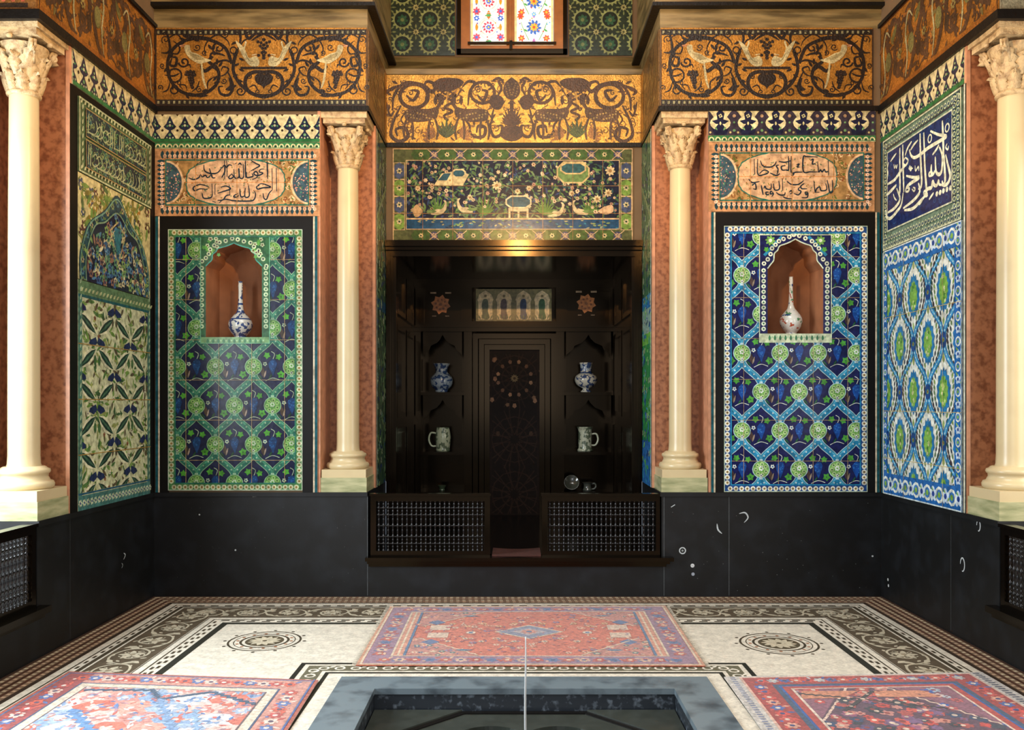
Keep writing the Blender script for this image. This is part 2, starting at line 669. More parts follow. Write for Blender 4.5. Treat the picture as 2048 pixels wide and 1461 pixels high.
# side walls
for nm, xw, s in (('left', XL, -1), ('right', XR, 1)):
    b = MB()
    b.box(xw, xw + s * .6, YS1 + .02, YB + .5, ZD, ZF0)
    b.box(xw + s * .4, xw + s * 1.4, YS0, YS1 + .02, ZD, ZF0)
    b.box(xw, xw + s * 1.4, YS0, YB + .5, ZF0, 6.6)
    b.box(xw, xw + s * .6, 1.2, 2.96, ZD, 6.6)
    b.box(xw, xw + s * 1.4, 2.96, YS0, 4.9, 6.6)
    b.box(xw + s * 1.3, xw + s * 1.5, 2.8, YS1, 0, 6.6)
    b.box(xw + s * .6, xw + s * 1.4, 2.76, 2.96, 0, 6.6)
    struct(b.build('wall_' + nm, M['wall']))
    b = MB()
    b.box(xw, s * 2.3, 1.0, 1.2, 0, 6.6)
    struct(b.build('wall_entrance_' + nm, M['wall']))
    b = MB()
    b.box(xw, xw + s * .6, YS1, YB + .3, 0, ZD - .035)
    b.box(xw, xw + s * 1.35, YS0, YS1, 0, ZD - .035)
    b.box(xw, xw + s * .6, 1.2, 2.96, 0, ZD)
    b.box(xw, xw + s * .1, 2.96, YS0, 0, ZALC - .06)
    struct(b.build('wall_%s_dado' % nm, M['black']))
    b = MB()
    b.box(xw - s * .012, xw + s * .6, YS1, YB + .3, ZD - .035, ZD)
    b.box(xw - s * .012, xw + s * 1.35, YS0, YS1, ZD - .035, ZD)
    struct(b.build('trim_7' if s < 0 else 'trim_8', M['black']))
    b = MB()
    b.box(xw + s * .001, xw + s * .4, YS1, YS1 + .02, ZD, ZF0 - .05)
    b.box(xw + s * .38, xw + s * .4, YS0, YS1, ZD, ZF0 - .05)
    struct(b.build('trim_9' if s < 0 else 'trim_10', M['red']))
    b = MB()
    b.box(xw - s * .006, xw + s * .02, YS1 - .004, YS1 + .022, ZD, ZF0 - .05)
    struct(b.build('trim_11' if s < 0 else 'trim_12', M['rededge']))

b = MB()
b.box(XL - 1.5, -1.5, -2, 9, 6.6, 6.75)
b.box(1.54, XR + 1.5, -2, 9, 6.6, 6.75)
b.box(-1.5, 1.54, 4.9, 9, 6.6, 6.75)
b.box(-1.5, 1.54, -2, 1.9, 6.6, 6.75)
struct(b.build('ceiling', M['ceil']))

# ------------------------------------------------------------------ floor mosaic
CREAM, DARK, BROWN, TAN = '#e2dccb', '#4a4234', '#6a4f3a', '#b59f7f'
fl = Draw(flat)
fl.eps = .0004
for (x0, y0, x1, y1) in ((XL - 1.4, -2, PX0, YB + .05), (PX1, -2, XR + 1.4, YB + .05),
                         (PX0, PY1, PX1, YB + .05), (PX0, -2, PX1, PY0)):
    fl.rect(x0, y0, x1, y1, CREAM, 0)


def band(edge, t0, t1):
    """rectangle between offsets t0 and t1 from the walls, on one of three sides"""
    if edge == 'back':
        return [(XL + t0, YB - t0), (XR - t0, YB - t0), (XR - t1, YB - t1), (XL + t1, YB - t1)]
    if edge == 'left':
        return [(XL + t0, YB - t0), (XL + t1, YB - t1), (XL + t1, 1.2), (XL + t0, 1.2)]
    return [(XR - t0, YB - t0), (XR - t1, YB - t1), (XR - t1, 1.2), (XR - t0, 1.2)]


for e in ('back', 'left', 'right'):
    P = lambda a, c, col, lay: fl.poly(band(e, a, c), col, lay)
    P(0, .25, '#8d7660', 1)
    for i, (a, c, col) in enumerate(((.0, .022, '#4a352a'), (.055, .075, '#5d3f33'), (.11, .13, '#503529'), (.165, .185, '#5d3f33'), (.22, .25, '#3f332a'))):
        P(a, c, col, 2)
    P(.30, .312, DARK, 2)
    P(.355, .385, DARK, 2)
    P(.40, .70, '#5f5444', 2)
    P(.705, .712, DARK, 2)
    P(.755, .765, DARK, 2)
    P(.85, .90, '#33332c', 2)
# tooth and dash rows
for t, step, wd, col in ((.04, .05, .022, '#e0cfae'), (.092, .05, .022, '#d8b99a'), (.148, .05, .022, '#e0cfae'), (.202, .05, .022, '#d8b99a')):
    for k in range(int((XR - XL - 2 * t) / step)):
        x = XL + t + k * step
        fl.rect(x, YB - t - wd * .5, x + step * .5, YB - t + wd * .5, col, 3)
    for k in range(int((YB - t - 2.2) / step)):
        y = YB - t - k * step
        fl.rect(XL + t - wd / 2, y - step * .5, XL + t + wd / 2, y, col, 3)
        fl.rect(XR - t - wd / 2, y - step * .5, XR - t + wd / 2, y, col, 3)
for t in (.335, .79, .82):
    for k in range(int((XR - XL - 2 * t) / .11)):
        x = XL + t + .03 + k * .11 + (.055 if t == .82 else 0)
        fl.rect(x, YB - t - .011, x + .06, YB - t + .011, DARK, 3)
    for k in range(int((YB - t - 2.4) / .11)):
        y = YB - t - .03 - k * .11 - (.055 if t == .82 else 0)
        fl.rect(XL + t - .009, y - .05, XL + t + .009, y, DARK, 3)
        fl.rect(XR - t - .009, y - .05, XR - t + .009, y, DARK, 3)


def rinceau(D, s0, s1, wd, n, col, lay, sw):
    """running vine scroll along s, centred on 0, in D's local frame"""
    L = (s1 - s0) / n
    for k in range(n):
        c = s0 + (k + .5) * L
        sg = 1 if k % 2 else -1
        stem = [(c - L * .62, -sg * wd * .05), (c - L * .45, sg * wd * .30), (c - L * .1, sg * wd * .45), (c + L * .28, sg * wd * .32),
                (c + L * .38, 0), (c + L * .2, -sg * wd * .3), (c - L * .12, -sg * wd * .32), (c - L * .26, 0), (c - L * .08, sg * wd * .18)]
        D.stroke(cr(stem, 5), sw, col, lay, taper=0)
        for a, ln in ((.3, .2), (1.6, .22), (2.7, .24), (4.0, .22), (5.2, .2)):
            D.leaf(c, 0, a * sg, L * ln * 1.25, wd * .15, col, lay)
            D.stroke(spiral(c + L * .19 * math.cos(a + .6), wd * .22 * math.sin(a + .6), wd * .085, wd * .015, a, .9 * sg, 9), sw * .55, col, lay)
            D.leaf(c + L * .42 * math.cos(a), wd * .40 * math.sin(a), a + 1.2, wd * .17, wd * .08, col, lay)
        D.disc(c, 0, wd * .07, '#9a8f78', lay + 1)
        D.leaf(c + L * .40, sg * wd * .05, sg * 1.0, wd * .4, wd * .16, col, lay)
        D.leaf(c + L * .45, -sg * wd * .2, -sg * .6, wd * .34, wd * .14, col, lay)
        D.leaf(c - L * .42, -sg * wd * .2, -sg * 2.2, wd * .3, wd * .14, col, lay)


SC = '#c3bba4'
fl.tf = lambda a, c: (a, YB - .55 + c)
rinceau(fl, XL + .48, XR - .48, .27, 16, SC, 4, .015)
fl.tf = lambda a, c: (XL + .55 - c, a)
rinceau(fl, 2.4, YB - .5, .27, 13, SC, 4, .015)
fl.tf = lambda a, c: (XR - .55 + c, a)
rinceau(fl, 2.4, YB - .5, .27, 13, SC, 4, .015)
fl.tf = None
# small scroll frame round the fountain
CX, CY = (PX0 + PX1) / 2, (PY0 + PY1) / 2
for h0, h1, col in ((1.33, 1.36, '#2b2b25'), (1.20, 1.30, '#6f6c58'), (1.15, 1.175, '#2b2b25')):
    fl.frame(CX - h1, CY - h1, CX + h1, CY + h1, h1 - h0, col, 2)
for k in range(26):
    t = -1.2 + k * .096
    for (x, y, a) in ((CX + t, CY + 1.25, .8), (CX - 1.25, CY + t, 2.4), (CX + 1.25, CY + t, .8)):
        fl.ring(x, y, .028, .013, '#e9e4d4', 3, 8)
        fl.leaf(x + .03, y + .01, a + (k % 2) * 1.6, .05, .02, '#e9e4d4', 3)
# two round medallions
for mx, my, r in ((-1.68, 5.86, .235), (1.746, 5.80, .25)):
    fl.ring(mx, my, r, .014, DARK, 2, 36)
    fl.ring(mx, my, r * .85, .006, DARK, 2, 30)
    fl.ring(mx, my, r * .66, .016, DARK, 2, 30)
    fl.disc(mx, my, r * .54, '#5b5240', 2, 24)
    for k in range(12):
        a = k * math.pi / 6
        fl.disc(mx + 1.13 * r * math.cos(a), my + 1.13 * r * math.sin(a), .013, DARK, 2, 6)
        fl.leaf(mx + .12 * r * math.cos(a), my + .12 * r * math.sin(a), a + .5, r * .36, r * .16, '#cdc4ab', 3)
    for k in range(14):
        a = k * math.pi / 7
        fl.disc(mx + .76 * r * math.cos(a), my + .76 * r * math.sin(a), .012, '#a8714f', 3, 6)
    fl.flower(mx, my, r * .2, 6, '#cdc4ab', '#5b5240', 4)
struct(fl.build('floor', M['floor']))

struct(MB().box(XL - .5, XR + .5, 1, 9, -.45, -.35).build('floor_bed', M['wall']))

# scuffs and round plugs on the black dado
sm = Draw(back(YB), 0.0)
WH = '#b9c0c2'
sm.ring(1365, 1102, 6, 2.2, WH, 1)
sm.disc(1365, 1102, 2.2, '#8d9492', 1)
sm.disc(1385, 1132, 4, '#d5d9da', 1)
sm.disc(1386, 1149, 3.4, '#8f95a0', 1)
sm.stroke(cr([(1434, 1048), (1436, 1060), (1444, 1068)], 4), 3.2, WH, 1, taper=.8)
sm.stroke(cr([(1478, 1028), (1490, 1026), (1496, 1036), (1488, 1046)], 4), 3.0, WH, 1, taper=.8)
sm.stroke([(1342, 1015), (1350, 1010)], 1.6, WH, 1)
sm.disc(1745, 1113, 2.0, WH, 1)
sm.disc(399, 1030, 1.6, WH, 1)
sm.disc(471, 1101, 1.8, WH, 1)
sm.stroke([(505, 994), (518, 992)], 2.6, '#8a8f86', 1)
for px in (1458, 1328, 735):
    sm.rect(px - .7, 992, px + .7, 1192, '#4a4e50', 1)
sm.rect(308, 990, 735, 991.5, '#33373a', 1)
sm.rect(1328, 990, 1763, 991.5, '#3d4246', 1)
for i in range(40):
    random.seed(i)
    sm.disc(random.uniform(1340, 1750), random.uniform(1005, 1185), random.uniform(.4, .9), '#6d7172', 1, 5)
    sm.disc(random.uniform(320, 730), random.uniform(1005, 1185), random.uniform(.3, .7), '#5a5d5e', 1, 5)
o = sm.build('scuff_marks', M['floor'], bpy.data.objects['wall_back_dado'])
sm = Draw(right_wall)
for (px, py, rw_, rh) in ((1957, 1052, .022, .035), (1925, 1130, .028, .045)):
    d, z = rw(px, py)
    sm.stroke([(d + rw_ * math.cos(t), z + rh * math.sin(t)) for t in [k * math.pi / 7 for k in range(12)]], .012, WH, 1, taper=.5)
for px in (1902,):
    d, z = rw(px, 1100)
    sm.rect(d - .002, .02, d + .002, .82, '#4a4e50', 1)
for px, py in ((1777, 1172), (1776, 1160)):
    d, z = rw(px, py)
    sm.disc(d, z, .012, '#c9cdcd', 1)
sm.build('scuff_marks', M['floor'], bpy.data.objects['wall_right_dado'])
sm = Draw(left_wall)
d, z = lw(247, 1112)
sm.stroke(cr([(d, z + .02), (d + .03, z), (d, z - .03)], 4), .01, WH, 1, taper=.8)
d, z = lw(243, 1132)
sm.stroke(cr([(d, z + .02), (d + .02, z), (d, z - .02)], 4), .01, '#8a8f90', 1, taper=.8)
for px in (140,):
    d, z = lw(px, 1100)
    sm.rect(d - .002, .02, d + .002, .82, '#3a3e40', 1)
sm.build('scuff_marks', M['floor'], bpy.data.objects['wall_left_dado'])

# ------------------------------------------------------------------ tile panels
def strokes(D, src, o, k, wd, col, lay, conv=None, tp=.5):
    """src: list of traced pen lines in a zoomed frame -> photo frame -> (optional) wall frame"""
    for p in src:
        ww = wd
        if isinstance(p, tuple):
            ww, p = p
        q = [(o[0] + x / k, o[1] + y / k) for x, y in p]
        q = cr(q, 5) if len(q) > 2 else q
        if conv:
            q = [conv(x, y) for x, y in q]
        D.stroke(q, ww, col, lay, taper=tp)


def grout(D, x0, y0, x1, y1, nx, ny, col, lay, wd):
    for i in range(1, nx):
        x = x0 + (x1 - x0) * i / nx
        D.rect(x - wd / 2, y0, x + wd / 2, y1, col, lay)
    for j in range(1, ny):
        y = y0 + (y1 - y0) * j / ny
        D.rect(x0, y - wd / 2, x1, y + wd / 2, col, lay)


def vine_leaf(D, x, y, r, col, lay, a0=0.3):
    pts = []
    for k in range(20):
        a = a0 + 2 * math.pi * k / 20
        rr = r * (1.0 if k % 4 == 0 else .74 if k % 2 else .62)
        pts.append((x + rr * math.cos(a), y + rr * math.sin(a)))
    D.poly(pts, col, lay)


def ogee_field(D, x0, y0, dx, dy, nx, ny, C):
    """vine and grape tile field: rosettes linked by ogee straps"""
    rnd = random.Random(5)
    for j in range(-3, ny + 2):
        for i in range(-1, nx + 2):
            x = x0 + i * dx + (dx / 2 if j % 2 else 0)
            y = y0 + j * dy
            # straps down to the two rosettes below
            for s in (-1, 1):
                p = [(x + s * dx / 2 * (u - math.sin(2 * math.pi * u) / (2 * math.pi) * .8), y + 11 + (dy - 22) * u) for u in [q / 14 for q in range(15)]]
                D.stroke(p, 13.5, C['line'], 2)
                D.stroke(p, 11, C['strap'], 3)
                D.stroke([(a + s * 1.5, b_ - 2) for a, b_ in p], 3.2, C['strap2'], 4)
                for q in p[2:-1:2]:
                    D.disc(q[0], q[1], 1.7, C['dot'], 5, 6)
            # cell contents (cell above the rosette)
            cy = y - dy * .98
            D.poly([(x - 1, cy - 17), (x + 6, cy - 15), (x + 9, cy - 8), (x + 7, cy), (x + 4, cy + 9), (x + 1, cy + 17), (x - 3, cy + 8), (x - 7, cy), (x - 8, cy - 9)], C['bunch'], 3)
            for k in range(9):
                D.disc(x + rnd.uniform(-6, 6), cy + rnd.uniform(-13, 6), 1.5, C['bunch2'], 4, 5)
            vine_leaf(D, x + 17, cy + 14, 8.5, C['leaf'], 3, rnd.uniform(0, 1))
            vine_leaf(D, x + 12, cy - 21, 7, C['leaf'], 3, rnd.uniform(0, 1))
            vine_leaf(D, x - 11, cy - 24, 7.5, C['leaf'], 3, rnd.uniform(0, 1))
            D.disc(x + 17, cy + 14, 1.5, C['leafd'], 4, 5)
            D.leaf(x - 17, cy + 21, -1.75, 23, 8, C['tulip'], 3)
            D.leaf(x - 17, cy + 21, -1.3, 16, 3.4, '#9a8a78', 4)
            D.leaf(x - 20, cy + 24, -2.3, 14, 3.2, C['leafd'], 3)
            D.leaf(x - 8, cy + 24, -1.0, 13, 3, C['leafd'], 3)
            D.flower(x - 15, cy - 7, 4.4, 5, C['white'], C['bunch'], 3)
            D.stroke(cr([(x + 1, cy - 17), (x + 4, cy - 27), (x - 3, cy - 32)], 4), 1.1, C['white'], 3)
            D.stroke(cr([(x - 14, cy + 27), (x, cy + 21), (x + 14, cy + 25)], 4), 1.1, C['white'], 3)
            # rosette
            D.disc(x, y, 17.5, C['line'], 5, 18)
            D.disc(x, y, 16, C['ros'], 6, 18)
            for k in range(7):
                a = k * 2 * math.pi / 7 + .4
                D.disc(x + 10.5 * math.cos(a), y + 10.5 * math.sin(a), 4.4, C['ros2'], 7, 7)
                D.disc(x + 10.5 * math.cos(a), y + 10.5 * math.sin(a), 1.6, C['leafd'], 8, 5)
            D.flower(x, y - 2, 5.5, 6, C['white'], C['ros'], 8)
            D.disc(x, y + 12.5, 3.4, C['white'], 9, 6)
            D.disc(x, y + 12.5, 1.4, C['field'], 10, 5)


def bead_border(D, x0, y0, x1, y1, wd, bg, bead, cc, lay, step):
    D.frame(x0, y0, x1, y1, wd, bg, lay)
    h = wd / 2
    nx, ny = int((x1 - x0 - wd) / step), int((y1 - y0 - wd) / step)
    for y in (y0 + h, y1 - h):
        D.rope(x0 + h, y, x1 - h, y, nx, wd * .40, bead, cc, lay + 1)
    for x in (x0 + h, x1 - h):
        D.rope(x, y0 + wd, x, y1 - wd, ny, wd * .40, bead, cc, lay + 1)


GREENSET = dict(field='#191f3c', line='#85aa85', strap='#2b6a58', strap2='#478a6a', dot='#93b493', bunch='#173b68', bunch2='#24578a',
                leaf='#4b9432', leafd='#234b26', tulip='#4a3c30', white='#a9bb9c', ros='#52883f', ros2='#84ab62')
BLUESET = dict(field='#181d52', line='#bfe0e2', strap='#2684b0', strap2='#55aecd', dot='#d6eef0', bunch='#174a9a', bunch2='#2f70bd',
               leaf='#4fa040', leafd='#26603a', tulip='#4a3a38', white='#e2eadf', ros='#74ad55', ros2='#b2d28c')


def bay_panel(key, px0, px1, py0, py1, fr, frame_px, C, x0, y0, label, bw, border_bg, bead):
    """the tiled bay: black slate frame, bead border, field, cusped niche"""
    t = thing('tile_panel', label, 'tile panel', (X((px0 + px1) / 2), YB, ZD))
    cx, hw, yb, ysp, yap = NICHES[key]
    nx0, nx1, ny0, ny1 = frame_px
    b = MB()
    # slate frame with its light fillets
    f0, f1, ft = fr
    b.box(X(f0), X(px0), YB - .016, YB, ZD, Z(ft))
    b.box(X(px1), X(f1), YB - .016, YB, ZD, Z(ft))
    b.box(X(px0), X(px1), YB - .016, YB, Z(py0), Z(ft))
    b.build('slate_frame', M['frameblack'], t)
    D = Draw(back(YB))
    for a, g in ((f0, -1), (f1, 1)):
        D = Draw(back(YB))
        D.rect(a - 1.6, ft, a + 1.6, 985, '#cdbfa4', 36)
        D.rect(min(a + g * 2, a + g * 7), ft, max(a + g * 2, a + g * 7), 985, '#1d545c', 36)
        D.build('fillet', M['tile'], t)
    # field (cut round the niche surround)
    D = Draw(back(YB), .012)
    D.clip = [(px0 + bw, py0 + bw, nx0, py1 - bw), (nx1, py0 + bw, px1 - bw, py1 - bw), (nx0, py0 + bw, nx1, ny0), (nx0, ny1, nx1, py1 - bw)]
    D.rect(px0, py0, px1, py1, C['field'], 0)
    ogee_field(D, x0, y0, 76.0, 77.5, 3, 7, C)
    grout(D, px0 - 30, py0 - 20, px1 + 30, py1 + 20, 5, 7, '#b59a6a', 12, .8)
    cl = D.clip
    D.clip = [(px0, py0, nx0, py1), (nx1, py0, px1, py1), (nx0, py0, nx1, ny0), (nx0, ny1, nx1, py1)]
    D.clip = None
    D.frame(px0 + bw, py0 + bw, px1 - bw, py1 - bw, 2.4, C['strap'], 12)
    D.build('tile_field', M['tile'], t)
    D = Draw(back(YB), .012)
    bead_border(D, px0, py0, px1, py1, bw, border_bg, bead, '#8a6a34', 12, 11)
    D.frame(px0, py0, px1, py1, 1.4, '#c9dcc0', 14)
    D.frame(px0 - .1, py0 - .1, px1 + .1, py1 + .1, .2, '#c9dcc0', -20)
    D.build('bead_border', M['tile'], t)
    # niche surround with cusped arch
    A = arch_pts(cx, hw, yb, ysp, yap)
    D = Draw(back(YB), .016)
    left = [p for p in A if p[0] <= cx + .01]
    right = [p for p in A if p[0] >= cx - .01]
    yt = ny0
    bgc = C['field'] if key == 'R' else '#2c5f38'
    for side, xe in ((left, nx0), (right, nx1)):
        for p, q in zip(side[:-1], side[1:]):
            D.poly([(xe, p[1]), (xe, q[1]), q, p], bgc, 0)
    D.poly([(nx0, yt), (nx1, yt), (nx1, yap), (nx0, yap)], bgc, 0)
    D.rect(nx0, yb, nx1, ny1, '#cfd9b4' if key == 'R' else '#77a56c', 0)
    for side in (A,):
        D.stroke(side[1:-1], 2.4, '#cfe0c8' if key == 'R' else '#3f9a86', 1)
    # beads that follow the arch
    off = [(x + (x - cx) * .16 + (0 if abs(x - cx) > 20 else 0), y - (8 if y < ysp else 0) - (2 if y < yap + 12 else 0)) for x, y in A[1:-1]]
    acc = 0
    last = off[0]
    for p in off:
        acc += math.hypot(p[0] - last[0], p[1] - last[1])
        last = p
        if acc > 9.5:
            D.disc(p[0], p[1], 4.7, '#dfe8d0' if key == 'R' else '#b9cfa4', 2, 8)
            D.disc(p[0], p[1], 1.9, C['field'], 3, 6)
            acc = 0
    for k in range(12):
        y = ysp + 4 + k * 10.6
        if y < yb - 3:
            for x in (cx - hw - 8, cx + hw + 8):
                D.disc(x, y, 4.7, '#dfe8d0' if key == 'R' else '#b9cfa4', 2, 8)
                D.disc(x, y, 1.9, '#2a6a4a', 3, 6)
    for k in range(11):
        x = cx - hw + 4 + k * 10.6
        D.leaf(x, yb + 14, -math.pi / 2, 11, 5, '#3c7a52', 2)
        D.disc(x + 5, yb + 7, 2, '#9ec79a', 2, 6)
    rnd = random.Random(3)
    if key == 'R':
        for s in (-1, 1):
            D.stroke([(cx + s * 62, 512), (cx + s * 40, 488), (cx + s * 26, 474)], 6, C['strap'], 1)
            D.flower(cx + s * 50, 482, 10, 8, C['ros'], C['white'], 2)
            vine_leaf(D, cx + s * 58, 500, 6, C['leaf'], 2)
    else:
        for s in (-1, 1):
            for k in range(7):
                D.flower(cx + s * rnd.uniform(26, 58), rnd.uniform(ny0 + 6, ny0 + 38), 4.6, 5, '#b9cfa4', '#5a3030', 2)
                vine_leaf(D, cx + s * rnd.uniform(30, 60), rnd.uniform(ny0 + 6, ny0 + 46), 4.5, '#5aa243', 2)
    D.frame(nx0, ny0, nx1, ny1, 1.6, '#d5e4c4' if key == 'R' else '#6fb08c', 4)
    # edges of the surround plate
    D.build('niche_surround', M['tile'], t)
    # plaster lining of the niche
    n = len(A)
    vs = [(X(x), YB - .016, Z(y)) for x, y in A] + [(X(cx + (x - cx) * .98), YB + .10, Z(y)) for x, y in A] + \
         [(X(cx + (x - cx) * .93), YB + .27, Z(y)) for x, y in A]
    vs += [(X(cx + (x - cx) * .55), YB + .34, Z(y if y > yb - 1 else y + (yb - y) * .12)) for x, y in A]
    fs = []
    for r in range(3):
        for k in range(n):
            fs.append((r * n + k, r * n + (k + 1) % n, (r + 1) * n + (k + 1) % n, (r + 1) * n + k))
    fs.append(tuple(range(3 * n, 4 * n)))
    put('niche_lining', vs, fs, M['plaster'], t)
    return t


bay_panel('L', 338, 606, 460, 981, (320, 629, 434), (402, 541, 471, 688), GREENSET, 356, 579,
          'green vine and rosette tile panel in the bay left of the alcove, with a niche', 13, '#4c7c48', '#bcc29c')
bay_panel('R', 1447, 1733, 453, 984, (1428, 1750, 426), (1517, 1662, 470, 686), BLUESET, 1445, 629,
          'deep blue vine and rosette tile panel with a niche, right of the alcove', 13, '#254a86', '#e4e6d6')


# ---- merlon bands
def merlon_tile(D, x0, y0, x1, y1, n, up=-1):
    """row of dark tree shaped merlons on cream between y0 (foot) and y1 (top)"""
    h = y1 - y0
    D.slab(min(x0, x1), min(y0, y1), max(x0, x1), max(y0, y1), '#cdc294', .01)
    p = (x1 - x0) / n
    INK = '#232a40'
    D.clip = [(min(x0, x1), min(y0, y1), max(x0, x1), max(y0, y1))]
    D.rect(x0, y0, x1, y0 + h * .12, '#2f6b3d', 3)
    for k in range(n + 1):
        x = x0 + k * p
        o = [(-.46, .06), (-.3, .22), (-.1, .36), (-.07, .42), (-.3, .48), (-.42, .56), (-.25, .66), (-.14, .8), (0, .95),
             (.14, .8), (.25, .66), (.42, .56), (.3, .48), (.07, .42), (.1, .36), (.3, .22), (.46, .06)]
        D.poly([(x + a * p, y0 + b_ * h) for a, b_ in o], INK, 2)
        for a, b_, r, c in ((0, .72, .07, '#8fae7d'), (0, .6, .09, '#b9b98c'), (-.17, .58, .06, '#4f8a55'), (.17, .58, .06, '#4f8a55'),
                            (0, .26, .1, '#6a9a68'), (-.2, .16, .06, '#9fb288'), (.2, .16, .06, '#9fb288'), (0, .14, .06, '#c8c49a')):
            D.disc(x + a * p, y0 + b_ * h, r * abs(p), c, 3, 6)
        D.disc(x + p / 2, y0 + .42 * h, .09 * abs(p), '#33271c', 2, 6)
        D.poly([(x + p * .5 - p * .1, y1), (x + p * .5 + p * .1, y1), (x + p * .5, y1 - h * .07)], '#3a2a1c', 2)
    D.clip = None


def scallop_strip(D, x0, y0, x1, y1, n, bg='#39784a', fg='#d9cf9f'):
    D.slab(min(x0, x1), min(y0, y1), max(x0, x1), max(y0, y1), bg, .01)
    p = (x1 - x0) / n
    h = y1 - y0
    for k in range(n):
        x = x0 + (k + .5) * p
        D.stroke(circ(x, y0 + h * .2, abs(p) * .36, 7, h * .5, 0, math.pi), abs(h) * .2, fg, 2)
        D.disc(x, y0 + h * .3, abs(h) * .14, '#2a2f3a', 2, 6)
    D.rect(min(x0, x1), y0, max(x0, x1), y0 + h * .1, fg, 2)


D = Draw(back(YB))
merlon_tile(D, 311, 285, 640, 230, 11)
o = tag(D.build('merlon_band', M['tile'], origin=(X(475), YB, Z(257))), 'cream tile band of small dark tree-shaped merlons above the left bay inscription', 'tile band')
D = Draw(back(YB))
scallop_strip(D, 311, 298, 640, 286, 28)
tag(D.build('scallop_strip', M['tile'], origin=(X(475), YB, Z(292))), 'thin green scalloped tile strip above the left bay inscription', 'tile strip')
# right bay: cream cartouches with dark fleurons
D = Draw(back(YB))
D.slab(1416, 216, 1750, 271, '#c9be90', .01)
D.clip = [(1416, 216, 1750, 271)]
INK = '#20233c'
D.rect(1416, 252, 1750, 271, INK, 1)
for k in range(-1, 8):
    x = 1440 + k * 55.3
    D.poly([(x + 27.6 - 15, 271), (x + 27.6 - 7, 245), (x + 27.6 - 15, 236), (x + 27.6 - 8, 226), (x + 27.6, 219), (x + 27.6 + 8, 226), (x + 27.6 + 15, 236), (x + 27.6 + 7, 245), (x + 27.6 + 15, 271)], '#3a3440', 2)
    D.poly(circ(x, 247, 20.5, 16, 15), '#ddd3a4', 3)
    D.poly([(x - 15, 262), (x, 272), (x + 15, 262), (x, 252)], INK, 4)
    D.poly([(x - 8, 228), (x, 219), (x + 8, 228), (x + 6, 240), (x + 17, 243), (x + 9, 249), (x + 4, 249), (x + 11, 258), (x, 264), (x - 11, 258), (x - 4, 249), (x - 9, 249), (x - 17, 243), (x - 6, 240)], INK, 5)
    D.flower(x, 233, 4.2, 4, '#c9c38f', INK, 6)
    D.leaf(x, 252, -1.57, 8, 4, '#c9c38f', 6)
    for s in (-1, 1):
        D.leaf(x + s * 6, 262, -1.57 + s * .6, 9, 3.5, '#6f9a68', 6)
        D.disc(x + s * 20, 266, 2.4, '#b9a877', 6, 6)
    D.disc(x + 27.6, 233, 3.6, '#a98a68', 6, 6)
    D.disc(x + 27.6, 246, 2.2, '#6f9a68', 6, 6)
    D.disc(x + 27.6, 262, 3, '#6f9a68', 6, 6)
D.clip = None
tag(D.build('fleuron_band', M['tile'], origin=(X(1583), YB, Z(245))), 'tile band of large dark fleurons in cream cartouches above the right bay inscription', 'tile band')
D = Draw(back(YB))
scallop_strip(D, 1416, 284, 1750, 272, 26)
tag(D.build('scallop_strip', M['tile'], origin=(X(1583), YB, Z(278))), 'thin green scalloped tile strip above the right bay inscription', 'tile strip')

# ---- inscription panels of the two bays
INS_L = [[(1378, 610), (1382, 700), (1385, 815)], [(1348, 698), (1302, 703), (1288, 732), (1330, 748), (1285, 772), (1240, 770), (1224, 745), (1250, 728), (1270, 758), (1255, 798), (1205, 822)],
         [(1200, 750), (1215, 780), (1180, 795), (1140, 795), (1138, 735)], [(1190, 600), (1240, 630), (1292, 660), (1245, 690), (1188, 722)],
         [(1125, 600), (1125, 700), (1128, 800)], [(1098, 640), (1104, 790), (1060, 800), (1046, 690), (1050, 790), (1000, 800), (990, 700)], [(965, 755), (930, 795), (950, 812), (985, 790), (965, 755)],
         [(880, 600), (885, 820)], [(908, 600), (912, 790)], [(848, 800), (880, 740), (890, 680)], [(640, 650), (650, 720), (720, 752), (800, 742), (850, 680)],
         [(705, 690), (722, 750), (742, 800), (775, 800)], [(462, 800), (520, 822), (582, 800), (592, 770)], [(600, 760), (622, 790), (660, 772), (682, 800), (722, 770)],
         [(850, 690), (880, 655), (905, 680), (935, 650), (970, 660)],
         [(1435, 690), (1440, 940)], [(1485, 690), (1490, 960)], [(1440, 940), (1400, 985), (1372, 1052), (1342, 1040), (1330, 980)],
         [(1268, 890), (1320, 870), (1420, 910), (1330, 918), (1270, 935), (1256, 905), (1290, 890)], [(1160, 890), (1170, 1012), (1120, 1022), (1124, 920)], [(1122, 1010), (1072, 1022), (1060, 930)],
         [(1040, 985), (1000, 1005), (990, 1025), (1030, 1025), (1045, 1000)], [(820, 1095), (880, 1052), (1000, 1070), (1150, 1074), (1222, 1060), (1243, 1000), (1230, 955)],
         [(735, 870), (740, 1010)], [(770, 880), (770, 1000)], [(935, 880), (945, 1010)], [(690, 905), (600, 880), (520, 912), (532, 952), (600, 930), (684, 940)],
         [(620, 980), (640, 1040), (722, 1032), (742, 990)], [(838, 912), (900, 898), (952, 930), (872, 960), (800, 982)], [(945, 1000), (900, 1012), (862, 1060), (800, 1064)],
         [(1040, 650), (1062, 630), (1080, 655)], [(560, 640), (600, 620)], [(1000, 640), (1030, 625)], [(780, 1090), (740, 1075)]]
